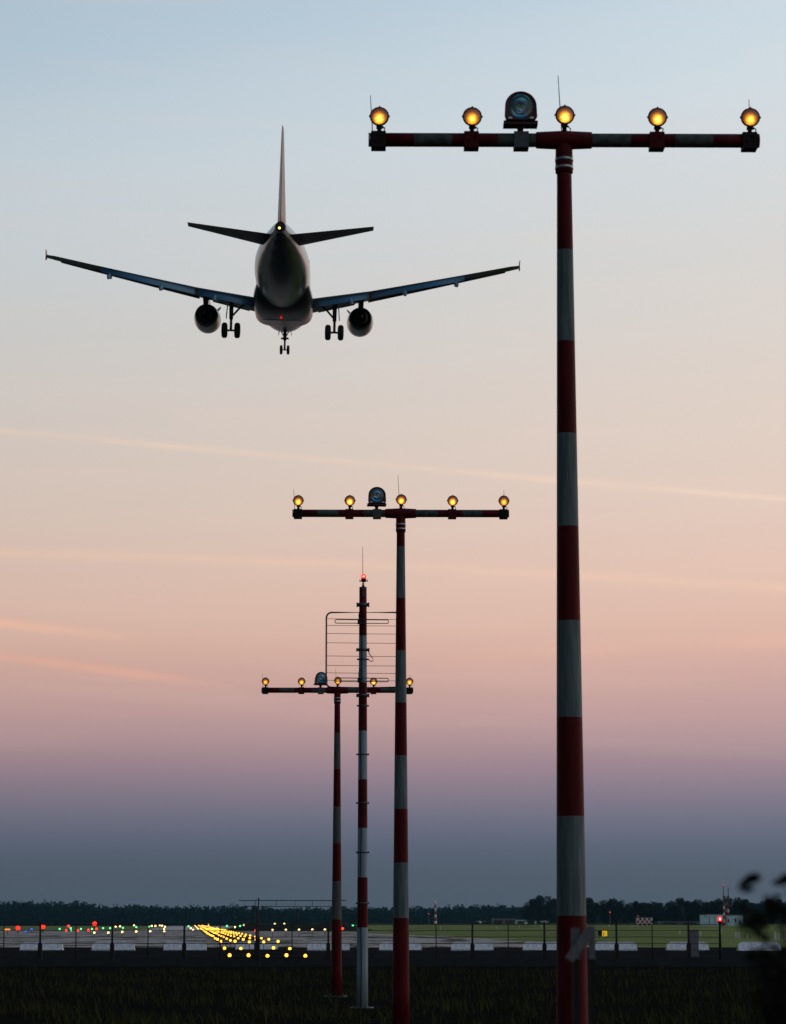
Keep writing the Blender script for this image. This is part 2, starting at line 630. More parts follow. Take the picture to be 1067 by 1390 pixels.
def place(proto, key, parent, loc, rot=None):
    if first[key]:
        first[key] = False
        o = proto
        o.parent = parent
    else:
        o = copy_tree(proto, parent)
    o.location = loc
    if rot:
        o.rotation_euler = rot
    return o


def approach_mast(px, py_bar, d, bands, label, white, rodh, lean=(0, 0, 0), tilt=0.0):
    base = un(px, py_bar, d)
    H = base.z
    t_ = thing('approach_light_mast', label, 'light mast', (base.x, d, 0), 'approach light masts in line with the runway', rot=(0, 0, R(0.6)))
    # pole: painted rings
    mb = MB()
    zs = sorted([un(px, y, d).z for y in bands])
    levels = [0.0] + zs + [H - .10]
    rad = lambda z: .1025 + (H - .5 - z) / 10.8 * .1025 if z < H - .5 else .1025
    mi = []
    rings = []
    n = 32
    k = 0
    for i in range(len(levels) - 1):
        a, c = levels[i], levels[i + 1]
        colr = 0 if i % 2 == 0 else 1
        steps = 3
        for q in range(steps):
            z = a + (c - a) * q / steps
            rings.append([(rad(z) * math.cos(2 * math.pi * j / n), rad(z) * math.sin(2 * math.pi * j / n), z) for j in range(n)])
            mi.append(colr)
    z = levels[-1]
    rings.append([(rad(z) * math.cos(2 * math.pi * j / n), rad(z) * math.sin(2 * math.pi * j / n), z) for j in range(n)])
    mb.rings(rings, mi, caps=True)
    mb.build('pole', [RED, white], t_)
    bp = MB()
    bp.lathe((0, 0, 0), [(0.0, .42), (.05, .42), (.05, .24)], 'z', 24)
    for q in range(8):
        a = q * math.pi / 4
        bp.lathe((.33 * math.cos(a), .33 * math.sin(a), .05), [(0, .03), (.05, .03)], 'z', 6)
    bp.build('base_plate', STEELD, t_)
    # head socket
    mb = MB()
    mb.lathe((0, 0, 0), [(H - .48, .112), (H - .47, .122), (H - .30, .122), (H - .12, .118), (H - .02, .112)], 'z', 28)
    mb.build('socket', RED, t_)
    for zz in (H - .285, H - .40):
        MB().lathe((0, 0, zz), [(-.024, .124), (-.024, .128), (.024, .128), (.024, .124)], 'z', 28).build('clamp_band', STEEL, t_)
    # crossbar with painted sections
    L = 2.72
    cuts = [-L, -2.10, -1.56, -.93, 0, .93, 1.55, 2.08, L]
    cols = [0, 1, 0, 1, 1, 0, 1, 0]
    mb = MB()
    n = 20
    rings = [[(x, .097 * math.cos(2 * math.pi * j / n), H + .097 * math.sin(2 * math.pi * j / n)) for j in range(n)] for x in cuts]
    mb.rings(rings, cols)
    mb.build('crossbar', [RED, MOSS], t_)
    MB().lathe((-L, 0, H), [(-.012, .099), (.02, .099)], 'x', 20).build('end_cap', STEEL, t_)
    MB().lathe((L, 0, H), [(-.02, .099), (.012, .099)], 'x', 20).build('end_cap', RED, t_)
    mb = MB()
    mb.lathe((0, 0, H), [(-.39, .112), (-.37, .117), (-.12, .128), (0, .135), (.12, .128), (.37, .117), (.39, .112)], 'x', 24)
    mb.build('crossbar_sleeve', RED, t_)
    for i in range(5):
        x = (i - 2) * 1.296
        if i != 2:
            mb = MB()
            mb.box((x, 0, H - .018), (.205, .225, .232))
            mb.box((x - .04, -.12, H - .03), (.03, .03, .03))
            mb.box((x + .05, -.12, H + .04), (.03, .03, .03))
            mb.build('clamp', CASTING if i in (0, 4) else RED, t_)
        zt = H + (.098 if i != 2 else .125)
        place(LAMP, 'lamp', t_, (x + .01, -.02, zt), (R(2 + random.uniform(-1, 2)), R(random.uniform(-1.5, 1.5)), R(random.uniform(-2, 2))))
    MB().box((-.60, 0, H - .018), (.205, .23, .232)).build('clamp', STEELD, t_)
    place(STROBE, 'strobe', t_, (-.61, -.02, H + .185), (R(-2), 0, R(tilt)))
    # cable from lamp to bar
    for i in range(5):
        x = (i - 2) * 1.296
        mb = MB()
        mb.tube([(x + .05, -.03, H + .19), (x + .09, -.06, H + .15), (x + .07, -.10, H + .07), (x + .04, -.11, H - .04)], .008, 6)
        mb.build('lamp_cable', BLACK, t_)
    for x, z1, lx in ((-L + .05, rodh[0], -.035), (-.02, rodh[1], -.05), (L - .10, rodh[2], -.01)):
        MB().tube([(x, .06, H + .05), (x + lx * .6, .06, H + z1 * .6), (x + lx, .06, H + z1)], [.008, .007, .005], 6).build('lightning_rod', STEELD, t_)
    return t_


approach_mast(765.5, 190.5, 36.9, [340, 464, 589, 715, 843, 974, 1108, 1243],
              'tall red and white banded mast, biggest crossbar of five amber lamps', WHITE, (.66, .96, .62), tilt=0)
approach_mast(544, 697, 68.0, [742, 812, 883, 954, 1025.5, 1098, 1171, 1246],
              'middle sized red and white lamp mast standing in front of the wire reflector', WHITE, (.62, 1.0, .60), tilt=4)
approach_mast(458, 937, 98, [995, 1044, 1095, 1145, 1196, 1248],
              'smallest grimy lamp mast standing behind the red lit antenna mast', GRIME, (.60, .78, .56), tilt=12)

# ================================================================== antenna mast
D = 85.0
RL = glow('red_beacon_glow', (1.0, 0.03, 0.02), 1.6)
RLC = glow('red_beacon_core', (1.0, 0.28, 0.18), 3.0)


def zA(py):
    return un(492, py, D).z


def xA(px):
    return un(px, 880, D).x - un(492, 880, D).x


A = thing('antenna_mast', 'banded red and white mast with wire reflector and red beacon on top', 'antenna mast', (un(492, 1253, D).x, D, 0))
mb = MB()
bnd = sorted([zA(y) for y in (863, 927, 992, 1058, 1124, 1191, 1259)])
lev = [0] + bnd + [zA(797)]
rings, mi = [], []
n = 28
top = lev[-1]
rad = lambda z: .115 + (top - z) / top * .062
for i in range(len(lev) - 1):
    for q in range(2):
        z = lev[i] + (lev[i + 1] - lev[i]) * q / 2
        rings.append([(rad(z) * math.cos(2 * math.pi * j / n), rad(z) * math.sin(2 * math.pi * j / n), z) for j in range(n)])
        mi.append(1 if i % 2 == 0 else 0)
rings.append([(rad(top) * math.cos(2 * math.pi * j / n), rad(top) * math.sin(2 * math.pi * j / n), top) for j in range(n)])
mb.rings(rings, mi)
mb.build('pole', [RED, BAND], A)
MB().lathe((0, 0, 0), [(0, .36), (.05, .36), (.05, .2)], 'z', 24).build('base_plate', STEELD, A)
for py, hw_, hh in ((821, .185, .06), (882, .19, .045), (895, .165, .02), (944, .185, .05), (958, .17, .02), (1024, .18, .022), (1090, .185, .022), (1157, .19, .022), (1226, .19, .022)):
    z = zA(py)
    mb = MB()
    mb.lathe((0, 0, z), [(-hh, rad(z) + .004), (-hh, rad(z) + .016), (hh, rad(z) + .016), (hh, rad(z) + .004)], 'z', 24)
    for s_ in (-1, 1):
        mb.box((s_ * (hw_ + rad(z)) / 2 * 1.02, 0, z), (hw_ - rad(z) + .03, .05, hh * 1.9))
        mb.box((s_ * hw_, 0, z), (.035, .09, hh * 2.4))
    mb.build('bracket', STEELD, A)
# beacon on its little stalk
mb = MB()
z0 = zA(797)
mb.tube([(0, 0, z0), (.005, 0, z0 + .09), (.01, 0, zA(791))], [.045, .03, .028], 10)
mb.box((.02, -.1, z0 - .14), (.07, .05, .35))
mb.build('beacon_stalk', STEELD, A)
zb = zA(783)
mb = MB()
mb.lathe((.02, 0, zb), [(-.17, .04), (-.15, .075), (-.06, .082), (-.055, .075)], 'z', 16)
mb.box((.02, 0, zb - .135), (.25, .07, .025))
mb.box((-.1, 0, zb - .12), (.02, .07, .06))
mb.box((.14, 0, zb - .12), (.02, .07, .06))
mb.build('beacon_base', BLACK, A)
bc = MB().lathe((.02, 0, zb), [(-.055, .078), (.02, .078), (.06, .066), (.085, .035), (.09, .002)], 'z', 16).build('beacon', RL, A)
MB().lathe((.02, -.06, zb + .005), [(-.028, .02), (-.02, .036), (.02, .036), (.028, .02)], 'z', 12).build('beacon_filament', RLC, bc)
MB().tube([(0, .05, zA(793)), (-.01, .05, zA(770)), (-.012, .05, zA(742))], [.011, .009, .007], 6).build('lightning_rod', STEELD, A)
# wire reflector
x0, x1, zt, zbm, rc = xA(442), xA(544), zA(830), zA(932), .17
fy = .28
mb = MB()
pts = []


def arc(cx, cz, a0, a1):
    return [(cx + rc * math.cos(R(a0 + (a1 - a0) * k / 6)), fy, cz + rc * math.sin(R(a0 + (a1 - a0) * k / 6))) for k in range(7)]


pts += arc(x0 + rc, zt - rc, 180, 90) + arc(x1 - rc, zt - rc, 90, 0) + arc(x1 - rc, zbm + rc, 0, -90) + arc(x0 + rc, zbm + rc, -90, -180)
pts.append(pts[0])
mb.tube(pts, .026, 8)
mb.build('reflector_frame', STEELD, A)
for py in (839, 848, 859, 871.6, 889.6, 902.5, 912.6, 922.7):
    z = zA(py)
    MB().tube([(x0, fy, z + .01), ((x0 + x1) / 2, fy, z - .004), (x1, fy, z - .012)], .0085, 6).build('reflector_wire', STEELD, A)
for pz in (844.5, 923.5):
    mb = MB()
    a0, a1, zz, r_ = xA(454), xA(527), zA(pz), .055
    loop = [(a0 + r_ + r_ * math.cos(R(90 + k * 20)), -.22, zz + r_ * math.sin(R(90 + k * 20))) for k in range(10)]
    loop += [(a1 - r_ + r_ * math.cos(R(-90 + k * 20)), -.22, zz + r_ * math.sin(R(-90 + k * 20)) - .01) for k in range(10)]
    loop.append(loop[0])
    mb.tube(loop, .013, 8)
    mb.build('folded_dipole', STEELD, A)
    mb = MB()
    mb.box((-.10, -.16, zz - .02), (.13, .14, .12))
    mb.tube([(0, 0, zz), (0, fy, zz)], .03, 8)
    mb.tube([(-.12, -.16, zz + .04), (-.13, -.14, zz + .2), (-.10, -.1, zz + .36)], .014, 6)
    mb.build('dipole_mount', BLACK, A)
for py in (833, 930):
    MB().tube([(0, .02, zA(py)), (0, fy, zA(py))], .03, 8).build('reflector_arm', STEELD, A)
mb = MB()
zz = zA(884)
mb.tube([(.17, -.05, zz), (.21, -.08, zz - .1), (.30, -.08, zz - .22), (.33, -.08, zz - .31), (.25, -.08, zz - .33), (.17, -.05, zz - .26)], .014, 6)
mb.build('cable_loop', BLACK, A)
mb = MB()
mb.tube([(-.05 + .02 * math.sin(z * 1.3), -(rad(z) + .012), z) for z in [i * top / 40 for i in range(38)]], .014, 6)
mb.build('feeder_cable', BLACK, A)

# ================================================================== airliner
PW = bpy.data.materials.new('airliner_paint')
PW.use_nodes = True
b = NB(PW.node_tree)
bs = PW.node_tree.nodes['Principled BSDF']
tcn = b.n('ShaderNodeTexCoord')
sx = b.n('ShaderNodeSeparateXYZ')
b.l(tcn.outputs['Object'], sx.inputs[0])
# dark belly paint below a line that climbs along the tail
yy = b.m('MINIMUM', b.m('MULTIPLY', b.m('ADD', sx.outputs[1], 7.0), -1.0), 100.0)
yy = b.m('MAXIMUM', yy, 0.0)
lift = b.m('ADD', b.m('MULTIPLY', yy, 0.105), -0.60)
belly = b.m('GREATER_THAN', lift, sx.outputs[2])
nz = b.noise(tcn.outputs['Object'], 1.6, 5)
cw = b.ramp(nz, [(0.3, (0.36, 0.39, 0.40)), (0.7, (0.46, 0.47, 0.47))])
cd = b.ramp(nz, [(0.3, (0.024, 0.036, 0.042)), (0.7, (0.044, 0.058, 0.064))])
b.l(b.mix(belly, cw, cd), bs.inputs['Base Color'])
bs.inputs['Roughness'].default_value = 0.22
bs.inputs['Specular IOR Level'].default_value = 0.6
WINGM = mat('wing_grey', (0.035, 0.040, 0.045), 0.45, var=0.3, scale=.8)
FLAPM = mat('flap_sky_reflection', (0.012, 0.090, 0.155), 0.4, col2=(0.008, 0.062, 0.11), scale=.6)  # blue of the sky's reflection put into the flap colour
FINM = mat('fin_muted_pink', (0.36, 0.20, 0.18), 0.4, var=0.15, scale=.8)  # one muted pink for the fin and wingtip fences
NAC = mat('nacelle_paint', (0.20, 0.21, 0.22), 0.22, var=0.25, scale=1.2)
TYRE = mat('tyre_rubber', (0.010, 0.010, 0.010), 0.8, scale=9)
GEAR = mat('gear_steel', (0.03, 0.03, 0.032), 0.5, 0.3, scale=9)
SOOT = mat('exhaust_soot', (0.008, 0.008, 0.008), 0.7, scale=5)
TAILL = glow('tail_light_glow', (1.0, 0.62, 0.12), 6.0)

P = thing('airliner', 'twin engine airliner on final approach with wheels and flaps down', 'airliner', (-8.0433, 195.5917, 49.05))
P.rotation_mode = 'QUATERNION'
yaw, pit, rol = 0.028166, 0.091263, 0.0165
P.rotation_quaternion = (Matrix.Rotation(yaw, 3, 'Z') @ Matrix.Rotation(pit, 3, 'X') @ Matrix.Rotation(rol, 3, 'Y')).to_quaternion()

st = [(0, .05, .05, -.45), (.3, .45, .42, -.42), (.9, .85, .80, -.33), (2, 1.3, 1.25, -.2), (3.5, 1.68, 1.7, -.08), (5.5, 1.93, 2.0, 0), (7, 1.975, 2.07, 0),
      (12, 1.975, 2.07, 0), (18, 1.975, 2.07, 0), (23.5, 1.975, 2.07, 0), (26, 1.95, 2.0, .06), (28.5, 1.82, 1.83, .2), (31, 1.52, 1.55, .42), (33.5, 1.1, 1.15, .68),
      (35.5, .72, .78, .88), (36.8, .45, .5, 1.0), (37.5, .30, .32, 1.07)]


def cr(p0, p1, p2, p3, u):
    return tuple(.5 * (2 * b_ + (c_ - a_) * u + (2 * a_ - 5 * b_ + 4 * c_ - d_) * u * u + (3 * b_ - a_ - 3 * c_ + d_) * u ** 3) for a_, b_, c_, d_ in zip(p0, p1, p2, p3))


ss = []
for i in range(len(st) - 1):
    for q in range(4):
        v = cr(st[max(i - 1, 0)], st[i], st[i + 1], st[min(i + 2, len(st) - 1)], q / 4)
        ss.append((st[i][0] + (st[i + 1][0] - st[i][0]) * q / 4, v[1], v[2], v[3]))
ss.append(st[-1])
n = 40
mb = MB()
mb.rings([[(rx * math.cos(2 * math.pi * j / n), 18 - s, zc + rz * math.sin(2 * math.pi * j / n)) for j in range(n)] for s, rx, rz, zc in ss])
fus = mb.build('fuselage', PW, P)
# cabin windows and door outlines
WIN = mat('cabin_window', (0.01, 0.012, 0.015), 0.15)
for s_ in (-1, 1):
    for k in range(34):
        sta = 7.2 + k * .53
        if 15.2 < sta < 16.9:
            continue
        mb = MB()
        a = R(16)
        mb.box((s_ * (1.975 * math.cos(a) + .004), 18 - sta, 2.07 * math.sin(a)), (.03, .24, .34))
        mb.build('cabin_window', WIN, fus)
# APU exhaust and tail light
MB().lathe((0, 0, 1.07), [(-19.62, .20), (-19.62, .31), (-19.50, .325), (-19.2, .37), (-19.15, .30)], 'y', 24).build('apu_exhaust', SOOT, P)
MB().lathe((-.06, 0, .93), [(-19.74, .002), (-19.72, .05), (-19.66, .07), (-19.60, .07)], 'y', 12).build('tail_light', TAILL, P)
# belly fairing
mb = MB()
rings = []
for s, k in ((9.3, .05), (10, .45), (11, .8), (12.5, 1), (17.5, 1), (19.5, .93), (21.0, .7), (22.2, .35), (22.8, .05)):
    ring = []
    for j in range(33):
        a = math.pi + math.pi * j / 32
        c, s_ = math.cos(a), math.sin(a)
        ex_ = abs(c) ** .62 * (1 if c >= 0 else -1)
        ey_ = -abs(s_) ** .62
        ring.append(((1.75 + .43 * k) * ex_, 18 - s, -.55 - .55 * k + (1.0 + .36 * k - .4 * (1 - k)) * ey_ * (.55 + .45 * k) + .55 * (1 - k) * .2))
    rings.append(ring)
mb.rings(rings, caps=True, closed=True)
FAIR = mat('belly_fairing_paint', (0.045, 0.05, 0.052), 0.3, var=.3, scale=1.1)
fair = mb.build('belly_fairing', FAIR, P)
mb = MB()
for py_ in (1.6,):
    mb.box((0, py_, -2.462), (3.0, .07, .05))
mb.build('fairing_edge_catchlight', mat('catchlight_strip', (.5, .5, .5), .4, .4), fair)  # pale strip standing in for the catch-light on the fairing's lower edge
BEAC = glow('red_anticollision', (1.0, 0.02, 0.04), 0.7)
MB().lathe((-.12, 0, -2.50), [(-.45, .02), (-.2, .07), (.2, .07), (.45, .02)], 'y', 10).build('beacon', BEAC, fair)


def foil(xpos, le, chord, z, th, inc, n=10, x_end=1.0):
    """closed section at span xpos; le = y of the leading edge (forward +)"""
    up_, lo_ = [], []
    for k in range(n + 1):
        u = x_end * (1 - math.cos(math.pi * k / n)) / 2
        tk = th * 5 * (.2969 * math.sqrt(u) - .126 * u - .3516 * u * u + .2843 * u ** 3 - .1015 * u ** 4)
        cam_ = .018 * math.sin(math.pi * u)
        up_.append((u, cam_ + tk + .001))
        lo_.append((u, cam_ - tk - .001))
    pts = up_[::-1] + lo_[1:]
    c, s = math.cos(inc), math.sin(inc)
    res = []
    for u, v in pts:
        dy, dz_ = -u * chord, v * chord
        res.append(Vector((xpos, le + dy * c + dz_ * s, z + dz_ * c + dy * s * 1.0)))
    return res


def wz(x):
    return -1.17 + .150 * (x - 1.9) + .0006 * (x - 1.9) ** 2


def wle(x):
    return 18 - (12.0 + (x - 1.9) * .515)


def wte(x):
    return 18 - (18.6 if x < 6.4 else 18.6 + (x - 6.4) * .286)


for s_ in (-1, 1):
    mb = MB()
    secs = []
    for x in (1.2, 1.9, 4, 6.4, 9, 11.5, 13.4):
        c = wle(x) - wte(x)
        secs.append(foil(s_ * x, wle(x), c, wz(x), .125 - .0018 * x, R(.8 - .05 * x), x_end=.80))
    mb.rings(secs if s_ > 0 else [r[::-1] for r in secs])
    secs = []
    for x in (13.4, 15, 16.5, 17.08):
        c = (wle(x) - wte(x)) * (1 if x < 16.8 else .8)
        secs.append(foil(s_ * x, wle(x), c, wz(x), .10, R(.8 - .05 * x), x_end=1.0 if x < 16.8 else .95))
    mb.rings(secs if s_ > 0 else [r[::-1] for r in secs])
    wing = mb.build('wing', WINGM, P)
    # flaps down
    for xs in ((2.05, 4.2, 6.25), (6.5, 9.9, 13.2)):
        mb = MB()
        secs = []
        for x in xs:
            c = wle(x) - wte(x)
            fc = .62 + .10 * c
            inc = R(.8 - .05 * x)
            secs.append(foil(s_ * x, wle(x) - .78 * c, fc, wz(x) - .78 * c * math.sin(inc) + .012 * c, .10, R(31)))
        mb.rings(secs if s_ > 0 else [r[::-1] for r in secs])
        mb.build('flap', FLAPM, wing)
    # drooped slat along the leading edge
    mb = MB()
    secs = []
    for x in (2.6, 5.0, 5.3):
        c = wle(x) - wte(x)
        secs.append(foil(s_ * x, wle(x) + .15, .17 * c, wz(x) - .10, .26, R(12)))
    mb.rings(secs if s_ > 0 else [r[::-1] for r in secs])
    mb.build('slat', WINGM, wing)
    mb = MB()
    secs = []
    for x in (6.3, 9, 12, 16.2):
        c = wle(x) - wte(x)
        secs.append(foil(s_ * x, wle(x) + .12, .2 * c, wz(x) - .05 - .006 * (16.2 - x), .27, R(12)))
    mb.rings(secs if s_ > 0 else [r[::-1] for r in secs])
    mb.build('slat', WINGM, wing)
    # flap track fairings
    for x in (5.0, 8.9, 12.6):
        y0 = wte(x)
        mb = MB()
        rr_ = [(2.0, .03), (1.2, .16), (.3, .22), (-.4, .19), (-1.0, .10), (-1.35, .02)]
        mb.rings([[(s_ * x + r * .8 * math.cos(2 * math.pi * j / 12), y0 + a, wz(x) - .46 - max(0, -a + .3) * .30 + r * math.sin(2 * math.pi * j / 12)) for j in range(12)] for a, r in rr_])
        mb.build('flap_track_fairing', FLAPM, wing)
    # wing tip fence
    xt = 17.13
    yt = wle(16.9)
    mb = MB()
    prof = [(yt - .3, wz(xt) - .02), (yt - 1.15, wz(xt) + .36), (yt - 1.6, wz(xt) + .38), (yt - 1.5, wz(xt) + .0), (yt - 1.6, wz(xt) - .36), (yt - 1.2, wz(xt) - .34)]
    a_ = [(s_ * (xt - .02), y, z) for y, z in prof]
    c_ = [(s_ * (xt + .02 + .02 * abs(z - wz(xt))), y, z) for y, z in prof]
    mb.rings([a_, c_] if s_ > 0 else [c_, a_], smooth=False)
    mb.build('wingtip_fence', FINM, wing)
    # tailplane
    mb = MB()
    secs = [foil(s_ * x, 18 - (31.6 + (x - .5) * .62), 4.3 - (x - .5) * .52, .62 + (x - .5) * .122, .11 - .003 * x, R(-2.0)) for x in (.5, 2, 4, 5.9, 6.22)]
    mb.rings(secs if s_ > 0 else [r[::-1] for r in secs])
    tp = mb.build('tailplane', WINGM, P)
    # engine
    E_ = bpy.data.objects.new('engine', None)
    COL.objects.link(E_)
    E_.parent = P
    E_.location = (s_ * 5.75, 5.0, -2.02)
    E_.empty_display_size = .2
    mb = MB()
    mb.lathe((0, 0, 0), [(1.6, .62), (2.0, .70), (2.12, .80), (2.0, .90), (1.4, .985), (.4, 1.0), (-.6, .965), (-1.6, .87), (-2.1, .79), (-2.1, .74), (-1.0, .72), (-.9, .3)], 'y', 36, caps=True)
    mb.build('nacelle', NAC, E_)
    mb = MB()
    mb.lathe((0, 0, 0), [(-.95, .62), (-2.0, .56), (-2.9, .43), (-2.9, .38), (-2.0, .36)], 'y', 28)
    mb.build('core_nozzle', SOOT, E_)
    MB().lathe((0, 0, 0), [(-1.9, .30), (-2.8, .24), (-3.5, .05), (-3.55, .005)], 'y', 20).build('exhaust_cone', SOOT, E_)
    mb = MB()
    zw = wz(5.75) + 2.02 - .12
    pr = [(1.0, .9), (1.6, zw - .2), (.4, zw + .02), (-3.4, zw + .02), (-3.9, zw - .32), (-2.9, .60), (-2.0, .78)]
    a_ = [(-.19, y, z) for y, z in pr]
    c_ = [(.19, y, z) for y, z in pr]
    mb.rings([a_, c_], smooth=False)
    mb.build('pylon', NAC, E_)
    mb = MB()
    a0 = R(180 - 38) if s_ > 0 else R(38)
    q0 = Vector((math.cos(a0), 0, math.sin(a0)))
    mb.add([q0 * .98 + Vector((0, .9, 0)), q0 * .98 + Vector((0, -.5, 0)), q0 * 1.3 + Vector((0, -.45, .0)), q0 * 1.28 + Vector((0, .1, 0)),
            q0 * .98 + Vector((0, .9, .03)), q0 * .98 + Vector((0, -.5, .05)), q0 * 1.3 + Vector((0, -.45, .05)), q0 * 1.28 + Vector((0, .1, .04))],
           [(0, 1, 2, 3), (7, 6, 5, 4), (0, 3, 7, 4), (1, 5, 6, 2), (2, 6, 7, 3), (0, 4, 5, 1)])
    mb.build('strake', NAC, E_)
    # main gear
    G_ = bpy.data.objects.new('main_landing_gear', None)
    COL.objects.link(G_)
    G_.parent = P
    G_.location = (s_ * 3.8, .3, -1.35)
    G_.empty_display_size = .2
    zx = -2.13
    mb = MB()
    mb.tube([(0, .1, .25), (0, .05, -.9), (0, 0, -1.3)], [.17, .15, .14], 12)
    mb.tube([(0, 0, -1.25), (0, 0, zx)], .095, 12)
    mb.lathe((0, 0, zx), [(-.62, .075), (.62, .075)], 'x', 12)
    mb.tube([(0, -.1, -1.2), (.0, -.42, -1.6), (0, -.08, zx + .05)], .05, 6)
    mb.build('strut', GEAR, G_)
    mb = MB()
    mb.tube([(0, 0, -1.15), (-s_ * .62, .05, -.45), (-s_ * 1.35, .1, .12)], .075, 8)
    mb.tube([(-s_ * .62, .05, -.45), (-s_ * .1, .05, -.2)], .035, 6)
    mb.build('side_brace', GEAR, G_)
    MB().box((s_ * .30, .0, -.55), (.06, .85, 1.35), rot=Matrix.Rotation(R(-5 * s_), 3, 'Y')).build('gear_door', NAC, G_)
    for q in (-1, 1):
        tw = .44
        mb = MB()
        mb.lathe((q * .47, 0, zx), [(-tw / 2, .30), (-tw / 2 + .01, .44), (-tw / 2 + .07, .54), (-.07, .575), (.07, .575), (tw / 2 - .07, .54), (tw / 2 - .01, .44), (tw / 2, .30)], 'x', 28)
        wh = mb.build('wheel', TYRE, G_)
        MB().lathe((q * .47, 0, zx), [(-.2, .08), (-.225, .26), (.225, .26), (.2, .08)], 'x', 20).build('hub', GEAR, wh)
# fin
mb = MB()
secs = []
for z, le, te, th in ((1.2, 29.2, 36.4, .09), (2.2, 30.35, 36.55, .09), (5, 33.0, 36.95, .09), (7.6, 35.3, 37.3, .085), (7.9, 35.7, 37.35, .07)):
    sec = foil(0, 0, 1, 0, th, 0)
    secs.append([(v.z * 0 + (p_ * (te - le)), 18 - le + v.y * (te - le), z) for v in sec for p_ in [v.z]])
# remove camber so the fin is symmetric
for sec in secs:
    m_ = len(sec)
    for k in range(m_ // 2):
        a, c = sec[k], sec[m_ - 1 - k]
        h_ = (a[0] - c[0]) / 2
        sec[k] = (h_, a[1], a[2])
        sec[m_ - 1 - k] = (-h_, c[1], c[2])
mb.rings(secs)
mb.build('fin', FINM, P)
# nose gear
G_ = bpy.data.objects.new('nose_landing_gear', None)
COL.objects.link(G_)
G_.parent = P
G_.location = (0, 12.9, -1.85)
G_.empty_display_size = .2
zx = -1.50
mb = MB()
mb.tube([(0, .0, .3), (0, 0, -.75)], .13, 12)
mb.tube([(0, 0, -.7), (0, 0, zx)], .075, 12)
mb.box((0, -.02, -.62), (.62, .14, .10))
mb.lathe((0, 0, zx), [(-.3, .05), (.3, .05)], 'x', 10)
mb.tube([(-.35, .1, .05), (-.05, 0, -.5)], .045, 6)
mb.tube([(.35, .1, .05), (.05, 0, -.5)], .045, 6)
mb.tube([(0, -.08, -.75), (0, -.3, -1.05), (0, -.05, zx + .1)], .04, 6)
mb.build('strut', GEAR, G_)
for q in (-1, 1):
    mb = MB()
    mb.lathe((q * .27, 0, zx), [(-.11, .2), (-.105, .3), (-.06, .365), (.06, .365), (.105, .3), (.11, .2)], 'x', 24)
    wh = mb.build('wheel', TYRE, G_)
    MB().lathe((q * .27, 0, zx), [(-.1, .05), (-.115, .17), (.115, .17), (.1, .05)], 'x', 16).build('hub', GEAR, wh)
    MB().box((q * .46, .3, -.05), (.04, 1.3, .42), rot=Matrix.Rotation(R(-12 * q), 3, 'Y')).build('gear_door', NAC, G_)
    MB().lathe((q * .2, 0, -.56), [(.05, .06), (.12, .07)], 'y', 10).build('taxi_lamp', GEAR, G_)

# ================================================================== low approach light bars
YEL = glow('approach_yellow', (1.0, 0.42, 0.04), 4.0)
bar_proto = None


def light_unit(name, size, h, m, dist_blur=0):
    """a lamp on a short stem; origin at its foot"""
    mb = MB()
    mb.tube([(0, 0, 0), (0, 0, h - size * .3)], size * .12, 6)
    mb.lathe((0, 0, h), [(-.02 * size, size * .52), (.25 * size, size * .42), (.5 * size, size * .12)], 'y', 14)
    o = mb.build(name, BLACK)
    ml = MB()
    ml.lathe((0, 0, 0), [(-.10 * size, .002), (-.08 * size, .28 * size), (0, .5 * size)], 'y', 14, caps=False)
    ml.build('lens', m, o, (0, -.025 * size, h))
    return o


BARLAB = 'low bar of five glowing yellow lamps leading to the runway'
d = 38 + 30.2 * 5
k = 0
protos = {}
while d < 900:
    z = 0.40 if d < 200 else 0.62 if d < 230 else 0.92
    size = .20 + .00021 * d
    key = (round(z, 2), round(size * 12))
    t_ = thing('approach_light_bar', ['low bar of five yellow lamps on the dark road before the fence', 'low bar of five yellow lamps on the dark road just behind the fence', BARLAB][min(k, 2)], 'approach lights', (line_x(d), d, 0), 'low approach light bars in line with the runway')
    MB().box((0, .1, z - size * .55), (5.6, .12, .12)).build('crossbar', BLACK, t_)
    for q in range(5):
        if key not in protos:
            protos[key] = light_unit('lamp', size, z, YEL)
            o = protos[key]
            o.parent = t_
        else:
            o = copy_tree(protos[key], t_)
        o.location = ((q - 2) * 1.296, 0, 0)
        dr = random.uniform(-.06, .06)
        o.location.z = 0
        o.scale = (1, 1, 1 + dr)
    d += 30.2
    k += 1

# lights set in the runway beyond
protos = {}
d = 940
while d < 2700:
    size = .28 + .00014 * d
    key = round(size * 10)
    for q in (-1, 0, 1):
        if key not in protos:
            protos[key] = light_unit('runway_light', size, .62, YEL)
            o = protos[key]
        else:
            o = copy_tree(protos[key])
        o.location = (line_x(d) + q * 3.2, d, 0)
        tag(o, 'small yellow runway light far along the centre line', 'runway light', 'lights along the runway')
    d += 75

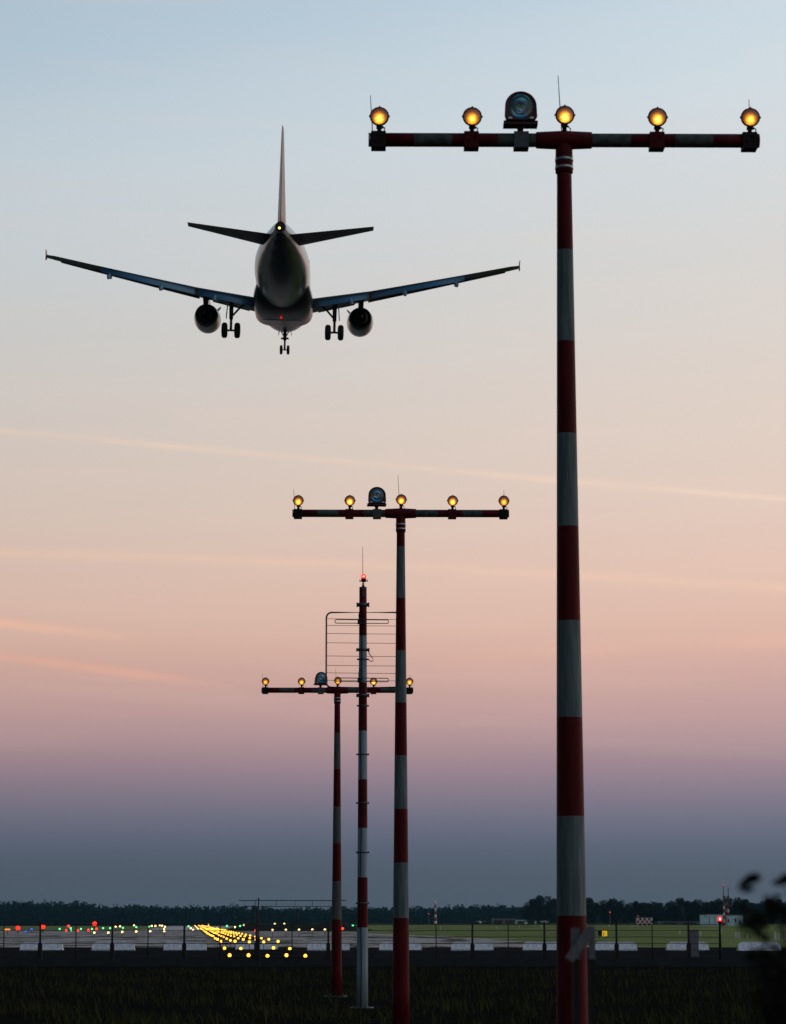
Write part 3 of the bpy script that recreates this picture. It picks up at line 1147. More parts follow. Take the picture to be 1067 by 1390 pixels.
# scattered coloured airfield lights, each with its own stem
GREEN = glow('signal_green', (0.10, 1.0, 0.32), 2.6)
REDL = glow('signal_red', (1.0, 0.04, 0.02), 3.0)
REDS = glow('signal_red_strong', (1.0, 0.018, 0.010), 3.2)
BLUE = glow('signal_blue', (0.02, 0.12, 1.0), 1.6)
PALE = glow('signal_pale_yellow', (1.0, 0.72, 0.28), 3.0)
ORG = glow('signal_orange', (1.0, 0.22, 0.05), 1.5)
kinds = {
    'yellow': (PALE, 'pale yellow light of the wide crossbar beside the runway bars', 'wide crossbar of approach lights', 540, .42,
               [(128, 1266), (147, 1266), (166, 1265), (185, 1264.5), (204, 1264), (223, 1264), (370, 1262.5), (388, 1262.3), (406, 1262.2), (424, 1262), (441, 1262)]),
    'green': (GREEN, 'small green threshold light standing across the runway end', 'green runway threshold lights', 860, .56,
              [(81, 1261), (96, 1260), (96.5, 1263), (110, 1261), (125, 1261), (140, 1260), (149.5, 1260), (167, 1259.5), (185, 1258.5), (202, 1258), (256, 1257.5), (308, 1257), (326, 1257), (479, 1256)]),
    'pale': (PALE, 'small pale yellow light standing among the green threshold lights', 'pale lights among the threshold lights', 860, .56,
             [(157, 1258), (163, 1257.5), (182, 1256), (206, 1257), (211, 1257), (217, 1256), (220, 1256.5), (224, 1258), (223, 1261), (259, 1260), (262, 1262), (319, 1258.5), (331, 1255.3), (373, 1254.3), (386, 1254.2), (283, 1255.5)]),
    'red': (REDL, 'small red light standing among the green threshold lights', 'small red airfield lights', 860, .80,
            [(93, 1257), (90, 1266), (106, 1264), (120, 1262.5), (131, 1261), (347, 1265), (465, 1260.5)]),
    'redbig': (REDS, 'bright red light glaring at the edge of the wood', 'bright red airfield lights', 700, 1.1,
               [(24.5, 1260), (58.5, 1258), (128.5, 1254)]),
    'blue': (BLUE, 'tiny blue taxiway light on the dark grass', 'blue taxiway lights', 800, .6, [(43, 1261.5), (35, 1265)]),
}
for nm, (m, lab, grp, dd, size, pts) in kinds.items():
    for (px, py) in pts:
        p = un(px, py, dd)
        g = gh(p.x, p.y)
        o = light_unit('airfield_light', size, max(.3, p.z - g), m)
        o.location = (p.x, p.y, g)
        own = {24.5: 'bright red light beside the long low orange light', 58.5: 'bright red light right behind a thick fence post', 128.5: 'bright red light on the tallest stem above the green lights'}
        tag(o, own.get(px, lab), 'airfield light', grp)
o = thing('barrier_light', 'long low orange light beside the bright red lights', 'airfield light', (un(10, 1262, 650).x, 650, 0))
MB().box((0, 0, un(10, 1262, 650).z), (1.3, .3, .45)).build('lamp_panel', ORG, o)
MB().box((0, .2, un(10, 1262, 650).z / 2), (.1, .1, un(10, 1262, 650).z)).build('post', BLACK, o)

# ================================================================== perimeter fence
DF = 200.0
FENCE = mat('rusty_fence_steel', (0.075, 0.018, 0.014), 0.7, var=.5, scale=3)
POSTM = mat('dark_fence_post', (0.010, 0.009, 0.009), 0.8, var=.4, scale=5)
xf = lambda px: un(px, 1253, DF).x
fen = thing('perimeter_fence', 'long dark rail fence running across in front of the airfield', 'fence', (0, DF, 0))
posts = [55 + 97.7 * i for i in range(-4, 10)]
xa, xb = xf(posts[0]), xf(977)
ZR = [2.50, 2.07, 1.60, 1.14, .66, .22]
post_me = None
foot_me = None
for i, px in enumerate(posts):
    x = xf(px)
    if post_me is None:
        mb = MB()
        mb.tube([(0, 0, 0), (0, 0, 2.62)], .075, 8)
        mb.lathe((0, 0, 2.62), [(0, .09), (.05, .07), (.07, .01)], 'z', 8)
        post_me = mb.build('post', POSTM, fen, (x, 0, 0))
        mb = MB()
        mb.box((0, 0, .55), (.30, .3, 1.1))
        mb.box((0, 0, 1.14), (.22, .24, .09))
        foot_me = mb.build('footing', POSTM, post_me)
    else:
        c = inst(post_me, fen, (x, 0, 0))
        inst(foot_me, c)
tm = None
for i, px in enumerate(posts):
    x = xf(px + 48.5)
    if px + 48.5 > 970:
        continue
    if tm is None:
        tm = MB().tube([(0, 0, 0), (0, 0, 2.55)], .042, 6).build('thin_post', POSTM, fen, (x, 0, 0))
    else:
        inst(tm, fen, (x, 0, 0))
for z in ZR:
    pts = [(xa + (xb - xa) * q / 60, -.06, z + .012 * math.sin(q * 1.7 + z * 5) + .008 * math.sin(q * .6)) for q in range(61)]
    MB().tube(pts, .026 if z < 2.4 else .034, 6).build('rail', FENCE, fen)

# post with the red lamp at the fence's end
p = un(977, 1248, DF)
o = thing('warning_light_post', 'dark post at the fence end carrying a glowing red lamp', 'light post', (p.x, DF, 0))
MB().tube([(0, 0, 0), (0, 0, 1.2), (0, 0, p.z - .28)], [.11, .10, .08], 10).build('post', POSTM, o)
MB().lathe((0, 0, p.z), [(-.32, .06), (-.24, .16), (-.14, .17)], 'z', 14).build('lamp_base', BLACK, o)
lm_ = MB().lathe((0, 0, p.z), [(-.14, .15), (.05, .16), (.18, .12), (.24, .03)], 'z', 16).build('lamp_dome', glow('red_dome_glow', (1.0, .012, .012), 1.7), o)
MB().lathe((0, -.12, p.z + .02), [(-.09, .02), (-.06, .07), (.06, .07), (.09, .02)], 'z', 12).build('lamp_core', glow('red_core_glow', (1.0, .5, .4), 2.4), lm_)

# tall thin pole between the lights and the fence
p = un(351, 1221, 165)
o = thing('marker_pole', 'tall thin dark pole rising above the fence rails', 'pole', (p.x, 165, 0))
MB().tube([(0, 0, 0), (0, 0, 1.6), (0, 0, p.z)], [.055, .05, .035], 8).build('pole', POSTM, o)
MB().box((0, 0, .85), (.19, .19, 1.7)).build('footing', POSTM, o)
MB().lathe((0, 0, p.z), [(0, .06), (.06, .05), (.1, .01)], 'z', 8).build('cap', POSTM, o)

# ================================================================== white ground markers
MWHITE = mat('marker_white_paint', (0.80, 0.82, 0.84), 0.7, col2=(0.45, 0.46, 0.47), scale=3.5)
DM = 262.0
proto = None
for i in range(-2, 11):
    px = 57 + 97.3 * i
    x = un(px, 1285, DM).x
    if proto is None:
        mb = MB()
        L_, Hh = 2.02, .80
        prof = []
        for (ax, az_) in [(-L_, 0), (-L_ + .06, .28)]:
            prof.append((ax, az_))
        for q in range(7):
            a = R(170 - q * 80 / 6)
            prof.append((-L_ + .55 + .5 * math.cos(a), Hh - .42 + .42 * math.sin(a)))
        prof += [(-x_, z_) for x_, z_ in prof[::-1]]
        ringsf = []
        for yv, sc in ((-.45, .985), (-.40, 1.0), (.40, 1.0), (.45, .985)):
            ringsf.append([(x_ * sc, yv * 1.9 * (1 - .82 * z_ / Hh), z_ * sc) for x_, z_ in prof])
        mb.rings(ringsf, smooth=False)
        proto = thing('ground_marker', 'x', 'marker', (x, DM, 0.02), 'white ground markers behind the fence')
        mb.build('block', MWHITE, proto)
        m2 = MB()
        rim = [(x_ * 1.0, -.455 * 1.9 * (1 - .82 * z_ / Hh), z_) for x_, z_ in prof]
        m2.tube(rim, .035, 6)
        m2.build('rim', mat('bright_marker_edge', (.75, .76, .78), .5, var=.2, scale=4), proto)
        o = proto
    else:
        o = copy_tree(proto)
        o.location = (x, DM, 0.02)
    tag(o, {4: 'low white marker block on the dark road behind the smallest lamp mast', 5: 'low white marker block on the dark road behind the middle sized lamp mast',
            3: 'low white marker block behind the tall thin marker pole', 7: 'low white marker block on the road behind the biggest lamp mast',
            9: 'low white marker block behind the grey equipment cabinet'}.get(i, 'low white rounded marker block on the open road behind the fence'), 'marker', 'white ground markers behind the fence')

# ================================================================== localizer gantry on its bank
DG = 900.0
gx0, gx1 = un(324, 1222, DG).x, un(470, 1222, DG).x
zt, zl = un(397, 1222.3, DG).z, un(397, 1230.5, DG).z
BANKM = mat('dark_bank_grass', (0.020, 0.020, 0.008), 0.95, var=.5, scale=.5, spec=.1)
bk = MB()
xs = [un(300, 1250, DG).x + i * 2.6 for i in range(20)]
rowsb = []
for yv, zf in ((-5, -.05), (-2.5, .55), (0, 1), (4, 1), (9, -.05)):
    rowsb.append([(x, DG + yv, (2.35 * zf) * min(1, .2 + sstep(0, 4, min(i, 19 - i)) * 1) + .12 * math.sin(i * 1.9 + yv)) for i, x in enumerate(xs)])
bk.rings(rowsb, caps=False, closed=False)
tag(bk.build('earth_bank', BANKM), 'low dark earth bank carrying the antenna gantry', 'bank', kind='structure')
g = thing('antenna_gantry', 'wide antenna gantry on paired legs beside the runway', 'gantry', ((gx0 + gx1) / 2, DG, 0))
hw_ = (gx1 - gx0) / 2
MB().box((0, 0, zt), (2 * hw_, .25, .26)).build('upper_beam', POSTM, g)
MB().box((.6, 0, zl), (2 * hw_ - 1.2, .25, .22)).build('lower_beam', POSTM, g)
for px in (346.5, 375, 400.5, 424, 456):
    xx = un(px, 1225, DG).x - g.location.x
    MB().box((xx, 0, (zt + zl) / 2), (.16, .16, zt - zl - .2)).build('upright', POSTM, g)
for px in (346.5, 400.5, 456):
    xx = un(px, 1240, DG).x - g.location.x
    for s_ in (-1, 1):
        mb = MB()
        mb.tube([(xx + s_ * .62, 0, 1.9), (xx + s_ * .6, 0, zl - 2.2)], .24, 8)
        mb.tube([(xx + s_ * .6, 0, zl - 2.2), (xx + s_ * .35, 0, zl - .05)], .12, 8)
        mb.build('leg', POSTM, g)
WIRE = mat('mesh_wire', (.03, .035, .04), .6, var=.3)
for q in range(40):
    xx = -hw_ + 1.6 + q * (2 * hw_ - 2.4) / 39
    MB().box((xx, 0, (zt + zl) / 2), (.05, .05, zt - zl - .2)).build('mesh_bar', WIRE, g)

# ================================================================== far field equipment
RW = mat('signal_red_paint', (0.30, 0.012, 0.015), .6, var=.2)
WW = mat('signal_white_paint', (0.72, 0.74, 0.75), .6, var=.2)
HUT = mat('pale_blue_cladding', (0.55, 0.80, 0.90), .6, var=.25, scale=.9)
GLZ = mat('dark_opening', (.012, .014, .016), .3, var=.2)
ROOFM = mat('flat_roof_felt', (.22, .24, .26), .8, var=.3)

# shelter building
DB = 980.0
mpp = DB / F


def box_px(mb, px0, px1, py0, py1, dd, depth, mi=0, g=None):
    a, c = un(px0, py0, dd), un(px1, py1, dd)
    zb_ = c.z if g is None else g
    mb.box(((a.x + c.x) / 2, dd + depth / 2, (a.z + zb_) / 2), (c.x - a.x, depth, a.z - zb_), mi)


gb = gh(un(980, 1250, DB).x, DB)
o = thing('equipment_shelter', 'pale blue flat roofed shelter beside the chequered lattice tower', 'building')
mb = MB(); box_px(mb, 951, 960.5, 1242, 1257, DB - 2, 3, g=gb - .3); mb.build('front_block', HUT, o)
mb = MB(); box_px(mb, 960.7, 983, 1241.5, 1256, DB, 5, g=gb - .3); mb.build('main_block', HUT, o)
mb = MB(); box_px(mb, 988, 1009, 1242.5, 1256, DB + 1, 5, g=gb - .3); mb.build('annex_block', HUT, o)
mb = MB(); box_px(mb, 950.5, 961, 1241.4, 1242.0, DB - 2.2, 3.4); mb.build('roof', ROOFM, o)
mb = MB(); box_px(mb, 960.9, 983.4, 1240.8, 1241.5, DB - .2, 5.4); mb.build('roof', ROOFM, o)
mb = MB(); box_px(mb, 987.6, 1009.4, 1241.8, 1242.5, DB + .8, 5.4); mb.build('roof', ROOFM, o)
for (a, c, e, f) in ((997.5, 999.5, 1246.5, 1252), (962.5, 963.5, 1243, 1254), (970, 970.6, 1243, 1254), (1004, 1005.5, 1249, 1255)):
    mb = MB(); box_px(mb, a, c, e, f, DB - .06 if a < 985 else DB + .94, .05); mb.build('door' if f > 1253 else 'window', GLZ, o)

# chequered lattice tower
DT = 965.0
xt = un(986, 1250, DT).x
gt = gh(xt, DT)
T_ = thing('lattice_tower', 'red and white lattice tower with two prongs and a red lamp', 'tower', (xt, DT, gt))
legs = [(-.75, -.75), (.75, -.75), (.75, .75), (-.75, .75)]
zt_ = un(986, 1216, DT).z - gt
nb = 9
for (lx, ly) in legs:
    mb = MB()
    for q in range(nb):
        mb.box((lx, ly, zt_ * (q + .5) / nb), (.46, .46, zt_ / nb), (q + (0 if lx < 0 else 1)) % 2 if q < 6 else 2)
    mb.build('leg', [RW, WW, STEELD], T_)
for q in range(nb):
    z0_, z1_ = zt_ * q / nb, zt_ * (q + 1) / nb
    mb = MB()
    for a in range(4):
        p0, p1 = legs[a], legs[(a + 1) % 4]
        mb.tube([(p0[0], p0[1], z0_), (p1[0], p1[1], z1_)], .05, 5)
        mb.tube([(p0[0], p0[1], z1_), (p1[0], p1[1], z1_)], .05, 5)
    mb.build('bracing', RW if q % 2 else WW, T_)
for s_, top_ in ((-1, 1201.5), (1, 1204)):
    zz = un(986, top_, DT).z - gt
    mb = MB()
    q = zt_
    kk = 0
    while q < zz:
        mb.tube([(s_ * .85, 0, q), (s_ * .85, 0, min(zz, q + 1.0))], .13, 8, 0 if kk % 2 == 0 else 1)
        q += 1.0
        kk += 1
    mb.build('prong', [STEELD, RW], T_)
    if s_ < 0:
        MB().lathe((s_ * .85, 0, zz), [(0, .16), (.25, .18), (.4, .02)], 'z', 10).build('red_lamp', glow('dim_red', (1, .08, .06), .9), T_)
MB().box((0, 0, zt_ * .985), (2.3, 1.9, .14)).build('platform', STEELD, T_)
MB().box((-1.9, -1.2, 1.1), (1.2, .9, 2.2)).build('cabinet', RW, T_)
MB().box((-2.0, -1.68, 1.5), (.7, .04, .7)).build('cabinet_panel', WW, T_)

# chequered hut
DH = 990.0
a, c = un(864.5, 1246, DH), un(886, 1254.5, DH)
gz = gh(a.x, DH)
h_ = thing('chequered_hut', 'small red and white chequered hut with a red lamp', 'hut', (a.x, DH, 0))
W_, N_ = (c.x - a.x), 7
hz = a.z - gz
MB().box((W_ / 2, 2.0, gz + hz / 2), (W_ - .04, 3.8, hz - .02)).build('cabin', WW, h_)
for i in range(N_):
    for j in range(3):
        MB().box((W_ * (i + .5) / N_, 0.05 - .04, gz + hz * (j + .5) / 3), (W_ / N_ - .01, .08, hz / 3 - .01)).build('panel', RW if (i + j) % 2 else WW, h_)
MB().box((W_ / 2, 2.0, gz + hz + .1), (W_ + .3, 4.2, .18)).build('roof', ROOFM, h_)
mb = MB()
mb.tube([(.5, .4, gz + hz + .15), (.5, .4, gz + hz + .55)], .06, 6)
mb.lathe((.5, .4, gz + hz + .55), [(0, .16), (.22, .17), (.34, .02)], 'z', 10, 1)
mb.build('red_lamp', [BLACK, glow('dim_red', (1, .08, .06), .9)], h_)

# yellow airfield sign
p = un(820.5, 1272.5, 470)
o = thing('airfield_sign', 'bright yellow and black airfield sign standing in the grass', 'sign', (p.x, 470, gh(p.x, 470)))
zc = un(820, 1267, 470).z - gh(p.x, 470)
YS = glow('lit_yellow_panel', (1.0, .62, .02), .55)
MB().box((0.05, 0, zc), (.85, .16, .95)).build('lit_panel', YS, o)
MB().box((-.75, .02, zc), (.7, .18, .85)).build('black_panel', BLACK, o)
MB().box((.1, .02, zc + .55), (1.0, .22, .1)).build('frame', BLACK, o)
MB().box((-.1, -.09, zc - .1), (.12, .02, .5)).build('mark', BLACK, o)
for s_ in (-.9, .3):
    MB().box((s_, .03, zc / 2 - .3), (.1, .1, zc - .4)).build('leg', BLACK, o)

# white stakes in the grass
STK = mat('stake_white', (.7, .72, .74), .6, var=.2)
stakes = [(951, 1270, 7), (979, 1268.5, 6), (999, 1271, 7), (1003, 1271, 7), (1014.5, 1272, 7), (1032.5, 1272, 6), (1052.5, 1277, 10), (1056.8, 1272.5, 8), (1066, 1273, 7), (1075, 1274, 7),
          (922.5, 1268, 4), (598, 1257, 4), (640, 1259, 4), (674, 1259, 3), (704.5, 1260, 3), (735, 1259, 3), (827, 1258, 3), (858, 1259, 3)]
for px, py, hp in stakes:
    dd = min(900, max(420, 2.2 * F / max(2.5, py - 1254)))
    x = un(px, 1260, dd).x
    zg = gh(x, dd)
    hh = hp * dd / F
    mb = MB()
    mb.box((0, 0, hh / 2), (.24, .2, hh))
    mb.add([(-.12, -.1, hh), (.12, -.1, hh), (.12, .1, hh), (-.12, .1, hh), (0, 0, hh + .15)], [(0, 1, 4), (1, 2, 4), (2, 3, 4), (3, 0, 4)])
    o = mb.build('marker_stake', STK)
    o.location = (x, dd, zg)
    tag(o, 'small white marker stake standing in the airfield grass', 'stake', 'white stakes in the grass')


# small parked aeroplanes
def small_plane(px, py, dd, ln, rz, label):
    p_ = un(px, py, dd)
    o_ = thing('light_aircraft', label, 'aeroplane', (p_.x, dd, gh(p_.x, dd)), rot=(0, 0, R(rz)))
    k_ = ln / 8
    mb_ = MB()
    mb_.rings([[(x_ * k_, r_ * .8 * k_ * math.cos(2 * math.pi * j / 12), (1.5 + zo + r_ * math.sin(2 * math.pi * j / 12)) * k_) for j in range(12)]
               for x_, r_, zo in ((-3.2, .15, -.1), (-2.8, .5, -.05), (-1.4, .72, .05), (0, .72, .1), (1.6, .45, .15), (4.4, .15, .3))])
    mb_.build('fuselage', WW, o_)
    MB().box((-.5 * k_, 0, 2.25 * k_), (1.4 * k_, 10 * k_, .16 * k_)).build('wing', WW, o_)
    MB().box((4.1 * k_, 0, 3.2 * k_), (.9 * k_, 3.4 * k_, .1 * k_)).build('tailplane', WW, o_)
    MB().box((4.0 * k_, 0, 2.5 * k_), (1.0 * k_, .1 * k_, 1.5 * k_)).build('fin', HUT, o_)
    for xx, yy_ in ((-2.4, 0), (.1, 1.0), (.1, -1.0)):
        MB().lathe((xx * k_, yy_ * k_, .35 * k_), [(-.12 * k_, .34 * k_), (.12 * k_, .34 * k_)], 'y', 12).build('wheel', TYRE, o_)
    return o_


small_plane(652, 1250, 2250, 7, 250, 'small white high tailed aircraft parked in front of the wood')
small_plane(739, 1250, 2100, 8, 150, 'small pale aircraft parked beside the biggest lamp mast')

# far obstruction masts
for px, py, dd, lab, wdt in ((591, 1224, 1700, 'slim red and white obstruction mast against the far wood', .9), (582, 1241, 1650, 'short pole with a dim red lamp by the obstruction mast', .35), (828, 1239, 1300, 'short pole with a pink lamp in front of dark trees', .35)):
    p_ = un(px, py, dd)
    zg = gh(p_.x, dd)
    o = thing('obstruction_mast', lab, 'mast', (p_.x, dd, zg))
    hh = p_.z - zg
    mb = MB()
    for q in range(7):
        mb.tube([(0, 0, hh * q / 7), (0, 0, hh * (q + 1) / 7)], wdt * (1 - .09 * q), 8, q % 2)
    mb.build('pole', [WW, RW] if wdt > .5 else [STEELD, STEELD], o)
    MB().lathe((0, 0, hh), [(0, .3), (.35, .32), (.6, .03)], 'z', 10).build('red_lamp', glow('dim_red', (1, .08, .06), .9), o)

# low far buildings
def hangar(px0, px1, pyt, dd, m, label):
    a_, c_ = un(px0, pyt, dd), un(px1, 1254, dd)
    zg = gh((a_.x + c_.x) / 2, dd) - .2
    o_ = thing('hangar', label, 'building', ((a_.x + c_.x) / 2, dd, zg))
    W2, hh = c_.x - a_.x, a_.z - zg
    MB().box((0, 6, hh * .42), (W2, 12, hh * .84)).build('wall', m, o_)
    mb_ = MB()
    pr_ = [(-W2 / 2 - .4, hh * .842), (W2 / 2 + .4, hh * .842), (W2 / 2 * .9, hh), (-W2 / 2 * .9, hh)]
    mb_.rings([[(x_, -.4, z_) for x_, z_ in pr_], [(x_, 12.4, z_) for x_, z_ in pr_]], smooth=False)
    mb_.build('roof', ROOFM, o_)
    nd = max(2, int(W2 / 9))
    for q in range(nd):
        MB().box((-W2 / 2 + W2 * (q + .5) / nd, -.04, hh * .34), (W2 / nd * .7, .08, hh * .66)).build('door', GLZ, o_)


BRICK = mat('far_brick', (.20, .12, .12), .8, var=.3)
hangar(668, 700, 1247, 2050, BRICK, 'long low brick hangar at the foot of the far wood')
hangar(700, 728, 1248, 2150, HUT, 'long low blue hangar next to the brick hangar')
hangar(896, 950, 1251, 1200, mat('blue_cladding', (.10, .16, .24), .7), 'low dark blue building between chequered hut and shelter')

# ================================================================== trees
LEAF = mat('dark_foliage', (0.014, 0.036, 0.022), 0.9, col2=(0.006, 0.018, 0.011), scale=.35, spec=.0, coord='Object')
BARK = mat('bark', (.035, .028, .022), .9, var=.4, scale=4)


def crown(mb, cx, cy, z0, h, rx, rng, faces, leaf, cone=0.0):
    """leafy clumps spread through the crown"""
    nb_ = rng.randint(7, 11)
    clumps = []
    for q in range(nb_):
        u = (q + .5) / nb_
        a = rng.uniform(0, 2 * math.pi)
        wr = rx * (math.sin(math.pi * (.16 + .80 * u)) ** .8) * (1 - cone * u)
        r_ = wr * rng.uniform(.15, .75)
        clumps.append((cx + r_ * math.cos(a), cy + r_ * math.sin(a), z0 + h * (.08 + .84 * u), rx * rng.uniform(.40, .62) * (1 - .45 * cone * u)))
    for q in range(faces):
        c = clumps[rng.randrange(nb_)]
        v = Vector((rng.gauss(0, 1), rng.gauss(0, 1), rng.gauss(0, .85))).normalized() * (c[3] * rng.uniform(.45, 1.05))
        p_ = Vector(c[:3]) + v
        a1 = Vector((rng.uniform(-1, 1), rng.uniform(-1, 1), rng.uniform(-1, 1))).normalized() * leaf * rng.uniform(.6, 1.3)
        a2 = a1.cross(Vector((rng.uniform(-1, 1), rng.uniform(-1, 1), rng.uniform(-1, 1)))).normalized() * leaf * rng.uniform(.5, 1.0)
        mb.add([p_ - a1, p_ + a2 * .8, p_ + a1, p_ - a2 * .8], [(0, 1, 2, 3)])


rng = random.Random(11)
tree_protos = []
for v in range(5):
    h = [15, 17, 13, 19, 14][v]
    t_ = thing('tree', 'x', 'tree')
    mb = MB()
    mb.tube([(0, 0, -.5), (.1, 0, h * .2), (-.1, .1, h * .5), (.05, 0, h * .85)], [.42, .34, .22, .05], 8)
    for q in range(6):
        a = rng.uniform(0, 6.28)
        z = h * rng.uniform(.25, .6)
        mb.tube([(0, 0, z), (1.4 * math.cos(a), 1.4 * math.sin(a), z + 1.2), (3 * math.cos(a), 3 * math.sin(a), z + 2.6)], [.16, .1, .03], 5)
    mb.build('trunk', BARK, t_)
    mb = MB()
    crown(mb, 0, 0, h * .10, h * .92, [6.2, 5.5, 5.8, 6.5, 5.0][v], rng, 2300, .50, [0, .3, 0, .15, .4][v])
    mb.build('crown', LEAF, t_)
    tree_protos.append(t_)
used = [False] * 5
# individual trees of the nearer stand on the right: (photo column, top row, distance, kind)
spots = [(722, 1221, 1720, 0), (732, 1216, 1700, 1), (745, 1218, 1710, 3), (757, 1221, 1700, 0), (768, 1224, 1760, 2), (782, 1221, 1500, 2), (799, 1219, 1480, 1), (808, 1226, 1500, 0),
         (822, 1225, 1520, 2), (832, 1221, 1500, 0), (843, 1223, 1500, 3), (855, 1228, 1520, 2), (863, 1224, 1490, 4), (874, 1226, 1480, 0), (886, 1227, 1430, 2), (897, 1226, 1430, 0),
         (910, 1224, 1400, 3), (921, 1220, 1400, 0), (933, 1223, 1400, 1), (944, 1224, 1380, 2), (956, 1225, 1380, 0), (966, 1224, 1360, 4), (976, 1221, 1360, 3), (990, 1220, 1350, 0),
         (1001, 1222, 1350, 2), (1012, 1221, 1350, 1), (1023, 1226, 1340, 0), (1034, 1224, 1340, 3), (1046, 1222, 1330, 0), (1058, 1221, 1320, 1), (1070, 1223, 1320, 3), (1083, 1221, 1320, 0), (1097, 1223, 1320, 2)]
heights = [15, 17, 13, 19, 14]
for i, (px, py, dd, kd) in enumerate(spots):
    p_ = un(px, py, dd)
    zg = gh(p_.x, dd)
    if not used[kd]:
        used[kd] = True
        o = tree_protos[kd]
    else:
        o = copy_tree(tree_protos[kd])
    sc = (p_.z - zg) / (heights[kd] * 1.0)
    o.location = (p_.x, dd, zg)
    o.scale = (sc * rng.uniform(1.05, 1.3), sc * 1.1, sc)
    o.rotation_euler = (0, 0, rng.uniform(0, 6.28))
    if px < 775:
        tag(o, 'dark tree in the tall clump behind the biggest lamp mast', 'tree', 'clump of trees behind the biggest mast')
    else:
        tag(o, 'dark broadleaf tree in the row behind the shelter and hut', 'tree', 'row of trees on the right')

# far wood: one unbroken mass
rng = random.Random(21)
prof = [(-260, 1224), (0, 1224), (15, 1222), (35, 1223), (60, 1223), (80, 1224), (105, 1222), (125, 1227), (150, 1231), (165, 1229), (188, 1228), (205, 1230), (216, 1228), (232, 1231), (255, 1230), (272, 1229), (285, 1233), (305, 1230),
        (330, 1231), (360, 1230), (400, 1231), (440, 1229), (480, 1228), (520, 1230), (560, 1230), (600, 1229), (614, 1226), (626, 1226), (650, 1227), (676, 1226), (700, 1229), (730, 1226), (770, 1227), (800, 1228), (1100, 1228), (1350, 1226)]


def topat(px):
    for (a, b_), (c, d_) in zip(prof, prof[1:]):
        if a <= px <= c:
            return b_ + (d_ - b_) * (px - a) / (c - a)
    return 1228


mb = MB()
px = -260.0
while px < 1340:
    for row in range(3):
        dd = 2480 + row * 55 + rng.uniform(-18, 18)
        tp_ = topat(px) + rng.uniform(-2.2, 3.0) + (0 if row else 4)
        p_ = un(px + rng.uniform(-3, 3), tp_, dd)
        h = p_.z - gh(p_.x, dd)
        crown(mb, p_.x, dd, 0.0, h, rng.uniform(4.5, 7.5), rng, 170, 1.25, rng.choice([0, 0, .2, .45]))
    px += 6.2
# solid shade inside the wood so no light leaks through at the foot
pts0, pts1 = [], []
for i in range(90):
    px = -260 + i * 18
    p_ = un(px, topat(px) + 7, 2560)
    pts0.append((p_.x, 2560 + 6 * math.sin(i * 1.3), -1))
    pts1.append((p_.x, 2560 + 6 * math.sin(i * 1.3), p_.z))
mb.rings([pts0, pts1], caps=False, closed=False)
mb.rings([[(x, y + 25, z) for x, y, z in pts1], [(x, y + 25, z) for x, y, z in pts0]], caps=False, closed=False)
FARLEAF = mat('far_foliage_hazed', (0.006, 0.040, 0.036), 0.95, col2=(0.004, 0.024, 0.022), scale=.03, spec=.0)  # teal of the distant haze put into the leaf colour
tag(mb.build('far_wood', FARLEAF), 'long dark wood along the horizon', 'wood', kind='stuff')

# ================================================================== near, out of focus
GREY = mat('weathered_grey_wood', (0.15, 0.17, 0.185), 0.8, var=.45, scale=7, streak=(8, 8, 1))
DN = 14.0


def npx(px, py):
    p_ = un(px, py, DN)
    return p_


o = thing('braced_gatepost', 'pale grey gatepost with a slanting brace in front of the biggest mast', 'post', (npx(790, 1280).x, DN, 0))
ox = o.location.x


def plank(name, p0, p1, wd, th, yoff, par, m=None):
    a_, c_ = Vector(p0), Vector(p1)
    d_ = c_ - a_
    ang = math.atan2(d_.x, d_.z)
    MB().box((a_ + c_) / 2 + Vector((0, yoff, 0)), (wd, th, d_.length), rot=Matrix.Rotation(ang, 3, 'Y')).build(name, m or GREY, par)


z_ = lambda py: npx(790, py).z
x_ = lambda px: npx(px, 1280).x - ox
plank('post', (x_(782), 0, z_(1302)), (x_(782), 0, z_(1260)), .042, .05, .03, o)
plank('lower_post', (x_(782), 0, 0), (x_(782), 0, z_(1302)), .036, .044, .03, o, POSTM)
plank('brace', (x_(772), 0, z_(1303)), (x_(804), 0, z_(1259)), .046, .03, -.02, o)
plank('side_post', (x_(804), 0, z_(1302)), (x_(804), 0, z_(1257)), .03, .04, .03, o)
plank('lower_side_post', (x_(804), 0, 0), (x_(804), 0, z_(1302)), .026, .034, .03, o, POSTM)
p = un(941.5, 1275, 212)
o = thing('equipment_cabinet', 'grey equipment cabinet standing behind the fence near its red lamp', 'cabinet', (p.x, 212, 0))
zc = un(941, 1263.5, 212).z
CABM = mat('cabinet_grey', (0.16, 0.18, 0.20), 0.7, var=.3, scale=4)
MB().box((0, 0, zc / 2), (.72, .5, zc)).build('body', CABM, o)
MB().box((0, 0, zc + .04), (.82, .6, .08)).build('lid', CABM, o)
MB().box((0, -.265, zc * .55), (.56, .03, zc * .72)).build('door', CABM, o)

# shrub at the right edge
rng = random.Random(4)
DS = 6.5
SL = mat('shrub_leaf', (0.008, 0.011, 0.006), 0.7, var=.5, scale=20, spec=.1)
base = un(1085, 1280, DS)
sh = thing('shrub', 'blurred dark leafy shrub close by at the edge', 'shrub', (base.x, DS, 0))


def rel(px, py, dd=0):
    p_ = un(px, py, DS + dd)
    return Vector((p_.x - base.x, dd, p_.z))


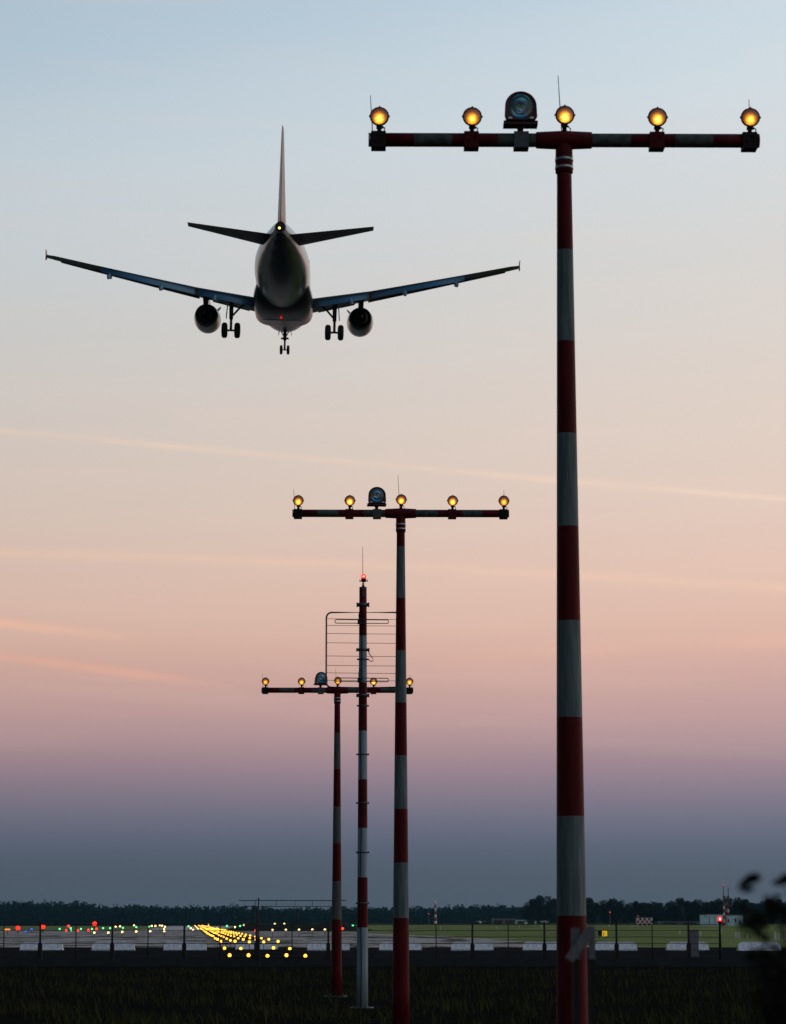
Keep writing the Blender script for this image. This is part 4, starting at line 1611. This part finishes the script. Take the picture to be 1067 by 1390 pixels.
mb = MB()
tips = []
for (px, py, dd) in ((1036, 1206, 0), (1066, 1194, .1), (1030, 1250, -.1), (1046, 1232, .1), (1085, 1200, 0), (1100, 1225, .2), (1020, 1272, .15), (1070, 1240, -.2), (1120, 1210, 0), (1110, 1260, .1)):
    tpv = rel(px, py + 8, dd)
    b0 = Vector((rng.uniform(-.05, .05), rng.uniform(-.05, .05), 0))
    m0 = Vector((.06 + rng.uniform(-.05, .05), dd * .5, tpv.z * .62))
    m1 = Vector((tpv.x * .6 + .03, dd * .8, tpv.z - .11))
    mb.tube([b0, m0, m1, tpv], [.014, .010, .006, .002], 6)
    tips.append((m0, m1, tpv))
mb.build('stem', BARK, sh)


def leaf_mesh(mb, p_, dir_, ln, wd):
    dir_ = dir_.normalized()
    sidev = dir_.cross(Vector((rng.uniform(-.4, .4), 1, rng.uniform(-.4, .4)))).normalized()
    up_ = dir_.cross(sidev) * (.12 * ln)
    P0, P1, P2, P3 = p_, p_ + dir_ * ln * .35, p_ + dir_ * ln * .72, p_ + dir_ * ln
    mb.add([P0, P1 + sidev * wd * .5 + up_, P1, P1 - sidev * wd * .5 + up_, P2 + sidev * wd * .38 + up_, P2, P2 - sidev * wd * .38 + up_, P3],
           [(0, 2, 1), (0, 3, 2), (1, 2, 5, 4), (2, 3, 6, 5), (4, 5, 7), (5, 6, 7)], smooth=True)


big = [((1001, 1207), (1032, 1184), .020), ((1047, 1199), (1075, 1192), .018), ((1012, 1200), (1036, 1190), .014), ((1005, 1210), (1026, 1205), .012), ((1060, 1187), (1084, 1196), .02)]
for (a, c, wd) in big:
    mb = MB()
    p0, p1 = rel(*a), rel(*c)
    leaf_mesh(mb, p1, p0 - p1, (p0 - p1).length * 1.05, wd * 1.25)
    mb.build('leaf', SL, sh)
mb = MB()
for (cx_, cy_, rx_, ry_, cnt) in ((1058, 1236, 22, 12, 46), (1022, 1250, 11, 12, 30), (1110, 1250, 24, 40, 110), (1030, 1266, 9, 10, 12), (1066, 1305, 40, 14, 90), (1080, 1345, 50, 30, 200), (1095, 1385, 55, 35, 240)):
    for q in range(cnt):
        p_ = rel(cx_ + rng.uniform(-1, 1) * rx_, cy_ + rng.uniform(-1, 1) * ry_, rng.uniform(-.25, .3))
        leaf_mesh(mb, p_, Vector((rng.uniform(-1, 1), rng.uniform(-.6, .6), rng.uniform(-.7, .9))), rng.uniform(.018, .042), rng.uniform(.009, .018))
for q in range(700):
    p_ = Vector((rng.gauss(.06, .14), rng.gauss(0, .15), rng.uniform(1.0, 2.38)))
    leaf_mesh(mb, p_, Vector((rng.uniform(-1, 1), rng.uniform(-1, 1), rng.uniform(-.7, .9))), rng.uniform(.025, .05), rng.uniform(.013, .024))
tag(mb.build('foliage', SL, sh), kind='stuff')

# ================================================================== air
hz_m = bpy.data.materials.new('evening_haze')
hz_m.use_nodes = True
ntz = hz_m.node_tree
ntz.nodes.clear()
b = NB(ntz)
oz = b.n('ShaderNodeOutputMaterial')
pv = b.n('ShaderNodeVolumePrincipled')
pv.inputs['Color'].default_value = (0.35, 0.78, 1.0, 1)
pv.inputs['Density'].default_value = 0.00003
b.l(pv.outputs[0], oz.inputs['Volume'])
mb = MB()
mb.box((0, 3000, 34), (15000, 12000, 74))
hzo = mb.build('haze', hz_m)
tag(hzo, 'thin evening haze over the airfield', 'haze', kind='stuff')
